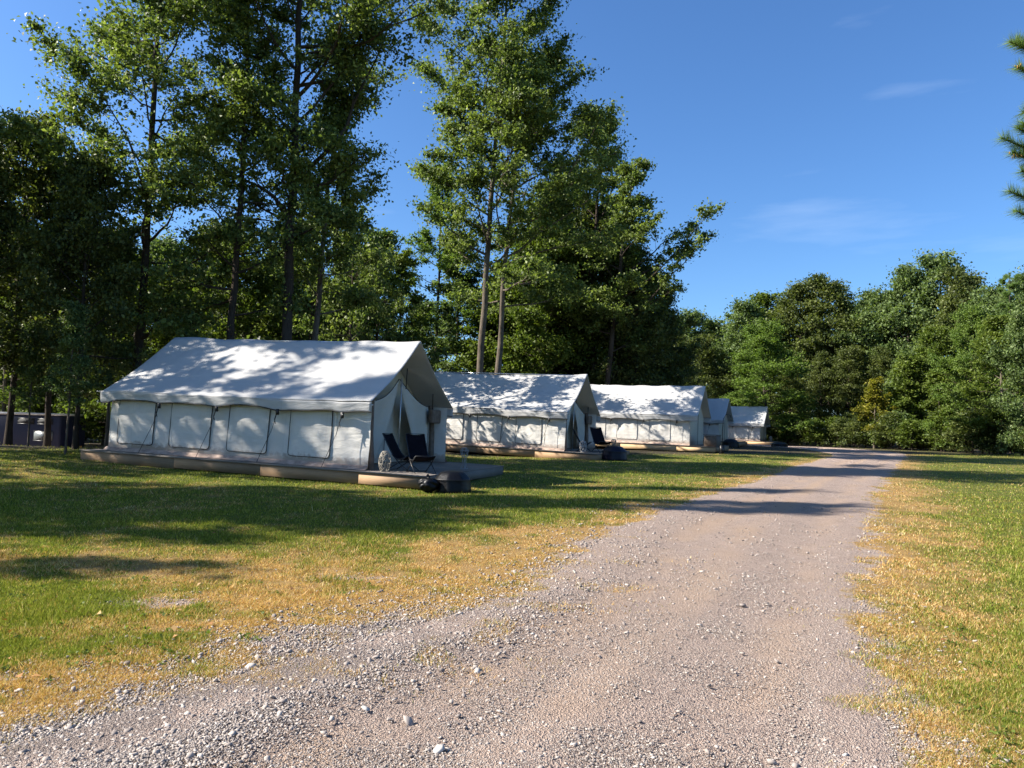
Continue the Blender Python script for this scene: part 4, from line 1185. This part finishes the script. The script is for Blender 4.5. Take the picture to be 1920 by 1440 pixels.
ORD = ['first', 'second', 'third', 'fourth', 'fifth', 'sixth', 'seventh', 'eighth', 'ninth', 'tenth', 'eleventh', 'twelfth', 'thirteenth', 'fourteenth', 'fifteenth', 'sixteenth', 'seventeenth', 'eighteenth', 'nineteenth', 'twentieth', 'twenty first', 'twenty second', 'twenty third', 'twenty fourth', 'twenty fifth', 'twenty sixth', 'twenty seventh', 'twenty eighth', 'twenty ninth', 'thirtieth']
G1 = 'dark trees crowding the left edge'
for kd, px, D, ty, wd, lb_ in [
    ('dark2', 148, 24.2, 300, 0.75, 'dark dense tree close against the left end of the nearest tent'),
    ('dark2', 22, 27.0, 232, 0.85, 'dark tree at the far left edge, its rounded top against the blue sky'),
    ('dark2', -85, 24.5, 240, 0.8, 'dark tree partly cut off by the left edge of the photo'),
    ('dark2', 95, 29, 300, 0.9, 'shaded tree standing in front of the blue trailer')]:
    plant(kd, px, D, ty, label=lb_, group=G1, wide=wd)
for px, D, ty in [(130, 22.3, 560), (60, 25, 600), (205, 27.5, 420)]:
    plant('thin', px, D, ty, label={130: 'thin dark sapling trunk just left of the nearest tent', 60: 'thin young tree in front of the blue trailer', 205: 'thin young tree hidden behind the left corner of the nearest tent'}[px], group=G1, wide=0.9)

# trees beyond the left edge of the picture whose shade falls across the lawn and the nearest tent
G2 = 'shade trees west of the lawn, outside the photo'
lst = [('shade', -18.5, 11.4, 12.6, 0.95), ('shade', -22.5, 12.6, 15.2, 0.9), ('shade', -24, 10.2, 16.0, 0.8), ('shade', -26, 12.8, 17.0, 0.6), ('shade', -19, 7.1, 11.2, 0.55),
       ('thin', -18.5, 14.0, 18.5, 0.5), ('thin', -21, 14.8, 21.0, 0.3), ('thin', -23.5, 17.8, 23, 0.3), ('shade', -20.5, 19.6, 13.0, 0.5), ('shade', -19.3, 22.4, 12.5, 0.6),
       ('shade', -23, 21.5, 17.5, 0.9), ('shade', -16.8, 12.6, 10.5, 0.8)]
for q, (kd, x, y, H, wd) in enumerate(lst):
    q_ = {'mid2': 'dense broad', 'thin': 'tall slender', 'shade': 'open crowned'}[kd]
    plant(kd, 0, y, H=H, label='%s %s tree beyond the left edge, shading the lawn' % (ORD[q], q_), group=G2, wide=wd, x=x)

# backdrop of the wood behind the tents
G3 = 'trees of the wood behind the tents'
back = []
for q, px in enumerate(range(-60, 760, 62)):
    back.append((['dark2', 'yellow', 'mid', 'yellow', 'dark', 'yellow', 'mid2'][q % 7], px + prng.uniform(-18, 18), prng.uniform(36, 46), prng.uniform(440, 560) + (70 if px > 560 else 0), prng.uniform(0.9, 1.15)))
for q, px in enumerate(range(-80, 720, 50)):
    back.append((['mid', 'dark', 'yellow', 'dark2'][q % 4], px + prng.uniform(-18, 18), prng.uniform(50, 62), prng.uniform(520, 640), prng.uniform(1.1, 1.3)))
back += [('shade', 655, 33.5, 400, 0.8), ('shade', 575, 36, 380, 0.85), ('shade', 700, 37.5, 470, 0.8)]
back += [('thin', 790, 48, 560, 1.0), ('thin', 855, 56, 430, 1.1), ('thin', 700, 45, 420, 1.1), ('thin', 640, 44, 430, 1.1), ('thin', 768, 58, 600, 1.3), ('thin', 835, 60, 590, 1.3)]
back += [('mid', 985, 56, 480, 1.0), ('yellow', 950, 55, 500, 1.3), ('yellow', 1008, 53.5, 440, 1.1), ('dark', 1050, 56, 400, 1.0), ('dark2', 1110, 57, 390, 0.9), ('dark', 1150, 54, 430, 0.95),
         ('dark', 1190, 54, 480, 1.0), ('dark2', 1225, 58, 520, 1.0), ('dark', 1240, 58.5, 580, 1.1), ('mid', 1010, 60, 520, 1.2), ('dark', 1080, 62, 520, 1.2), ('dark', 1150, 64, 560, 1.2),
         ('yellow', 920, 58, 600, 1.4), ('dark', 1210, 70, 600, 1.4), ('dark', 1270, 76, 640, 1.3), ('dark2', 1310, 88, 640, 1.3)]
KN = {'dark': 'dark leafy tree', 'dark2': 'dark open tree', 'mid': 'green leafy tree', 'mid2': 'green spreading tree', 'yellow': 'yellow green tree', 'thin': 'slender sparse tree', 'shade': 'open crowned tree'}
def where(px):
    return 'the first tent' if px < 800 else 'the second tent' if px < 1090 else 'the third tent' if px < 1290 else 'the last tents'
cnt = {}
for kd, px, D, ty, wd in sorted(back, key=lambda b: b[1]):
    near = 'near row' if D < 50 else 'back row'
    cnt[(kd, near)] = cnt.get((kd, near), -1) + 1
    plant(kd, px, D, ty, label='%s %s from the left, %s behind %s' % (ORD[cnt[(kd, near)]], KN[kd], near, where(px)), group=G3, wide=wd)

# wall of trees round the bend and along the right
G4 = 'trees of the wood beyond the road bend'
for kd, px, D, ty, wd, lb_ in [
    ('mid2', 1285, 98, 592, 1.2, 'grey green tree in the dip of the treeline above the third tent'),
    ('mid', 1338, 100, 606, 1.2, 'lowest tree of the far treeline, just right of the dip'),
    ('mid', 1395, 94, 572, 1.1, 'round topped tree left of the feathery one at the road bend'),
    ('soft', 1432, 79, 612, 1.35, 'feathery pale green tree above the last tent'),
    ('yellow', 1440, 98, 560, 1.3, 'yellowish crown behind the feathery tree'),
    ('dark2', 1500, 92, 540, 1.15, 'tall dark spreading tree behind and right of the feathery one'),
    ('dark2', 1560, 90, 534, 1.1, 'flat topped dark tree in the middle of the far treeline'),
    ('mid', 1605, 96, 575, 1.1, 'tree in the notch of the treeline right of the flat topped one'),
    ('mid2', 1650, 86, 552, 1.0, 'grey green tree left of the highest crowns on the right'),
    ('mid2', 1705, 84, 512, 0.95, 'first of the two highest crowns on the right'),
    ('mid', 1762, 82, 484, 0.95, 'highest crown of the right hand treeline'),
    ('dark2', 1815, 78, 520, 0.95, 'dark tree right of the highest crown'),
    ('mid', 1862, 72, 545, 0.95, 'green tree behind the small pine at the right edge'),
    ('mid2', 1925, 66, 520, 1.0, 'broad tree cut off by the right edge of the photo'),
    ('yellow', 1760, 70, 620, 1.1, 'bright green tree low in front of the highest crown'),
    ('mid', 1700, 72, 665, 1.0, 'leafy tree behind the young yellow sapling'),
    ('soft', 1822, 62, 585, 0.85, 'bright bushy tree in front of the right hand wood'),
    ('yellow', 1880, 57, 600, 1.2, 'yellow green bushy tree near the right edge'),
    ('mid', 1935, 53, 560, 0.9, 'leafy tree at the right edge of the photo'),
    ('dark', 1360, 88, 690, 1.2, 'low dark tree right behind the last tent'),
    ('dark', 1480, 84, 690, 1.2, 'low dark tree right of the last tent'),
    ('dark', 1540, 86, 670, 1.1, 'shaded tree at the end of the road'),
    ('dark2', 1590, 84, 660, 1.1, 'shaded tree left of the yellow sapling'),
    ('dark', 1655, 82, 660, 1.1, 'shaded tree behind the yellow sapling')]:
    plant(kd, px, D, ty, label=lb_, group=G4, wide=wd)
for kd, px, D, ty, lb_ in [('sap', 1640, 70, 712, 'yellowing sapling at the edge of the wood, left of the greener one'), ('sapg', 1700, 70, 668, 'green sapling right of the yellowing one'),
                           ('sap', 1662, 72, 740, 'small yellowing sapling between the yellow and the green ones'), ('sapg', 1762, 66, 690, 'young green tree at the foot of the highest crown')]:
    plant(kd, px, D, ty, label=lb_, group='saplings at the edge of the right hand wood', wide=1.25)
for q in range(9):
    px = 1290 + q * 75 + prng.uniform(-20, 20); D = prng.uniform(108, 120)
    plant(['dark', 'dark2', 'mid'][q % 3], px, D, prng.uniform(600, 650), label='%s dark tree from the left, deep in the wood beyond the road bend' % ORD[q], group='trees deep in the far wood', wide=1.4)
# shrubs along the edge of the wood
GS = 'shrubs along the edges of the wood'
scnt = {}; SN = {'shrub': 'mid green', 'shruby': 'yellow green', 'shrubd': 'dark green'}
for q in range(46):
    t_ = q / 45
    px = 1440 + 500 * t_ + prng.uniform(-10, 10)
    D = 80 - 27 * t_ ** 1.2 + prng.uniform(-1.5, 2.5)
    kd = prng.choice(['shrub', 'shruby', 'shrubd', 'shrubd'])
    sc_ = scnt[kd] = scnt.get(kd, -1) + 1
    plant(kd, px, D, H=prng.uniform(1.2, 3.0), label='%s %s shrub from the left, at the wood edge beyond the road' % (ORD[sc_], SN[kd]), group=GS, wide=1.3)
for q in range(34):
    px = -20 + q * 40 + prng.uniform(-15, 15); D = prng.uniform(44, 52) if px < 250 else prng.uniform(40, 50) + max(0, px - 700) * 0.03
    if px > 1120: D = prng.uniform(69.5, 71.5)
    plant(['shrubd', 'shrubd', 'shruby'][q % 3], px, D, H=prng.uniform(1.5, 3.4), label='%s shaded shrub from the left under the trees behind the tents' % (ORD + ['thirty first', 'thirty second', 'thirty third', 'thirty fourth'])[q], group=GS, wide=1.3)

# ------------------------------------------------------------------ pines on the right
def make_pine(name, loc, H, label, tips, trunk_r, seed, nlen=0.11, nrad=0.0016, perim=True, whorls=0, spread=1.6, den=1.0):
    rng = np.random.RandomState(seed)
    root = empty(name, loc); tag(root, label, 'pine tree')
    tr = MB()
    tr.tube([(0, 0, -0.3), (0, 0, H * 0.3), (0.05, 0.03, H * 0.7), (0.03, 0, H)], [trunk_r * 1.2, trunk_r, trunk_r * 0.55, 0.02], 10, False)
    shoots = []; cones = []
    def branch(z0, tip, r_=0.03, side=5):
        p0 = np.array([0, 0, z0]); tip = np.array(tip, float)
        mid = (p0 + tip) / 2 + np.array([0, 0, -0.12 * np.linalg.norm(tip - p0)])
        t_ = np.linspace(0, 1, 10)[:, None]
        pts = (1 - t_) ** 2 * p0 + 2 * t_ * (1 - t_) * mid + t_ ** 2 * tip
        tr.tube(pts, r_ * (1 - 0.75 * t_[:, 0]), 6, False)
        shoots.append((pts[6], pts[9], 1.0)); shoots.append((pts[7], pts[9], 1.0))
        for s_ in range(side):
            f = rng.uniform(0.35, 0.95); a = pts[int(f * 9)]
            dv = unit(tip - p0) * 0.6 + unit(np.cross(tip - p0, [0, 0, 1])) * rng.uniform(-0.9, 0.9) + np.array([0, 0, rng.uniform(0.1, 0.7)])
            b = a + unit(dv) * rng.uniform(0.25, 0.5) * max(0.6, spread / 2)
            tr.tube([a, (a + b) / 2, b], [r_ * 0.4, r_ * 0.3, r_ * 0.2], 5, False)
            shoots.append((a + (b - a) * 0.35, b, 0.9))
    for (z0, tip) in tips: branch(z0, tip)
    for q in range(whorls):
        h = H * (0.12 + 0.86 * (q / whorls)); az = q * 2.4 + rng.normal(0, .3)
        l_ = spread * (1.05 - h / H) + 0.25
        branch(h, (l_ * math.cos(az), l_ * math.sin(az), h + 0.35 * l_ + 0.1), 0.025, 4)
    shoots.append((np.array([0.03, 0, H - 0.5]), np.array([0.03, 0, H + 0.05]), 1))
    tr.build('trunk', BARK_DARK, root, True)
    Vn = []
    for (a, b, w) in shoots:
        n = int(420 * den)
        t_ = rng.uniform(0, 1, n)[:, None]
        base = a + (b - a) * t_
        ax = unit(b - a)
        rd_ = unit(rng.normal(0, 1, (n, 3))); rd_ = unit(rd_ - ax * (rd_ @ ax)[:, None])
        d = unit(rd_ * rng.uniform(0.6, 1.3, (n, 1)) + ax * rng.uniform(0.4, 1.0, (n, 1)) + np.array([0, 0, 0.15]))
        tipn = base + d * nlen * rng.uniform(0.7, 1.15, (n, 1))
        sv = unit(np.cross(d, rng.normal(0, 1, (n, 3)))) * nrad
        Vn.append(np.stack([base - sv, base + sv, tipn], 1).reshape(-1, 3))
    Vn = np.concatenate(Vn)
    link(bpy.data.objects.new('needles', np_mesh('needles', Vn, np.arange(len(Vn)).reshape(-1, 3), NEEDLE)), root)
    return root
CONE = simple('pollen_cone', (0.26, 0.15, 0.03), 0.7, var=0.4, scale=60)
pd = 8.6; pxx = 8.15; pg = tz(pxx, pd)
def tip_at(px, py):
    """branch tip that ends where the photograph shows it, 8.6 m out"""
    d = CAMROT @ Vector(((px - 960) / F, -(py - 720) / F, -1)); t = pd / d.y
    return (d.x * t - pxx, 0.0, EYE + d.z * t - pg)
tips = []
for (px, py) in [(1893, 78), (1905, 125), (1878, 258), (1898, 285), (1892, 358), (1905, 395), (1908, 240), (1915, 320), (1950, 200), (1960, 330)]:
    tp = tip_at(px, py); tips.append((tp[2] - 0.55, tp))
pine = make_pine('pine_tree', (pxx, pd, pg), 8.2, 'near pine whose needle tufts poke in at the upper right edge', tips, 0.09, 77, 0.15, 0.0024, whorls=22, spread=1.55)
for (px, py) in [(1914, 124), (1903, 290)]:
    tp = tip_at(px, py); m = MB()
    rng = np.random.RandomState(px)
    for q in range(12):
        c_ = np.array(tp) + rng.normal(0, 0.024, 3) * np.array([1.3, 1, 0.7])
        m.add(ICO * np.array([0.008, 0.008, 0.02]) + c_, ICOF)
    m.build('pollen_cones', CONE, pine, True)
make_pine('pine_tree', put(at(1897, 64), 64), 15.6, 'taller pine top rising in the wood at the right edge', [], 0.14, 78, 0.30, 0.010, whorls=54, spread=2.4, den=0.55)

# ------------------------------------------------------------------ low weeds and fallen leaves
def ground_leaves(name, n, matl, size, label, tilt, z, pyr, cat, dry_lo, dry_hi, up):
    X, Y = scatter_px(n, pyr, 1.4)
    sdx, rd = masks(X, Y); dv = dry_mask(X, Y, sdx)
    k_ = (sdx < -0.3) & (dv >= dry_lo) & (dv <= dry_hi) & (wood_mask(X, Y) < 0.5)
    X, Y = X[k_], Y[k_]; m = len(X)
    c = np.repeat(np.stack([X, Y, terrain(X, Y) + z], 1), up, 0) + rs.normal(0, size * 0.7, (m * up, 3)) * np.array([1, 1, 0.25])
    N = unit(rs.normal(0, tilt, (len(c), 3)) + np.array([0, 0, 1.0]))
    D = rs.normal(0, 1, (len(c), 3)); D = unit(D - N * (D * N).sum(1, keepdims=True))
    ls_ = size * rs.uniform(0.6, 1.3, len(c))
    V_, F_ = leaf_quads(c, N, D, ls_, ls_ * 0.7)
    tag(link(bpy.data.objects.new(name, np_mesh(name, V_, F_, matl))), label, cat, kind='stuff')
RUST = leaf_mat('fallen_leaf', (0.14, 0.05, 0.02), (0.28, 0.12, 0.04), (0.42, 0.27, 0.11), 0.15)
ground_leaves('weeds', 1500, LEAF_YELLOW, 0.030, 'low broad leaved weeds and clover scattered through the lawn', 0.5, 0.022, (860, 1470), 'weeds', 0.0, 0.9, 5)
ground_leaves('fallen_leaves', 160, RUST, 0.05, 'scattered rusty fallen leaves on the lawn', 0.35, 0.03, (860, 1470), 'leaves', 0.0, 1.0, 1)

# ------------------------------------------------------------------ grass last
grass(1500000, (835, 1480), 1.25, 'grass', 'short lawn of mixed green and straw coloured grass', 1.0)
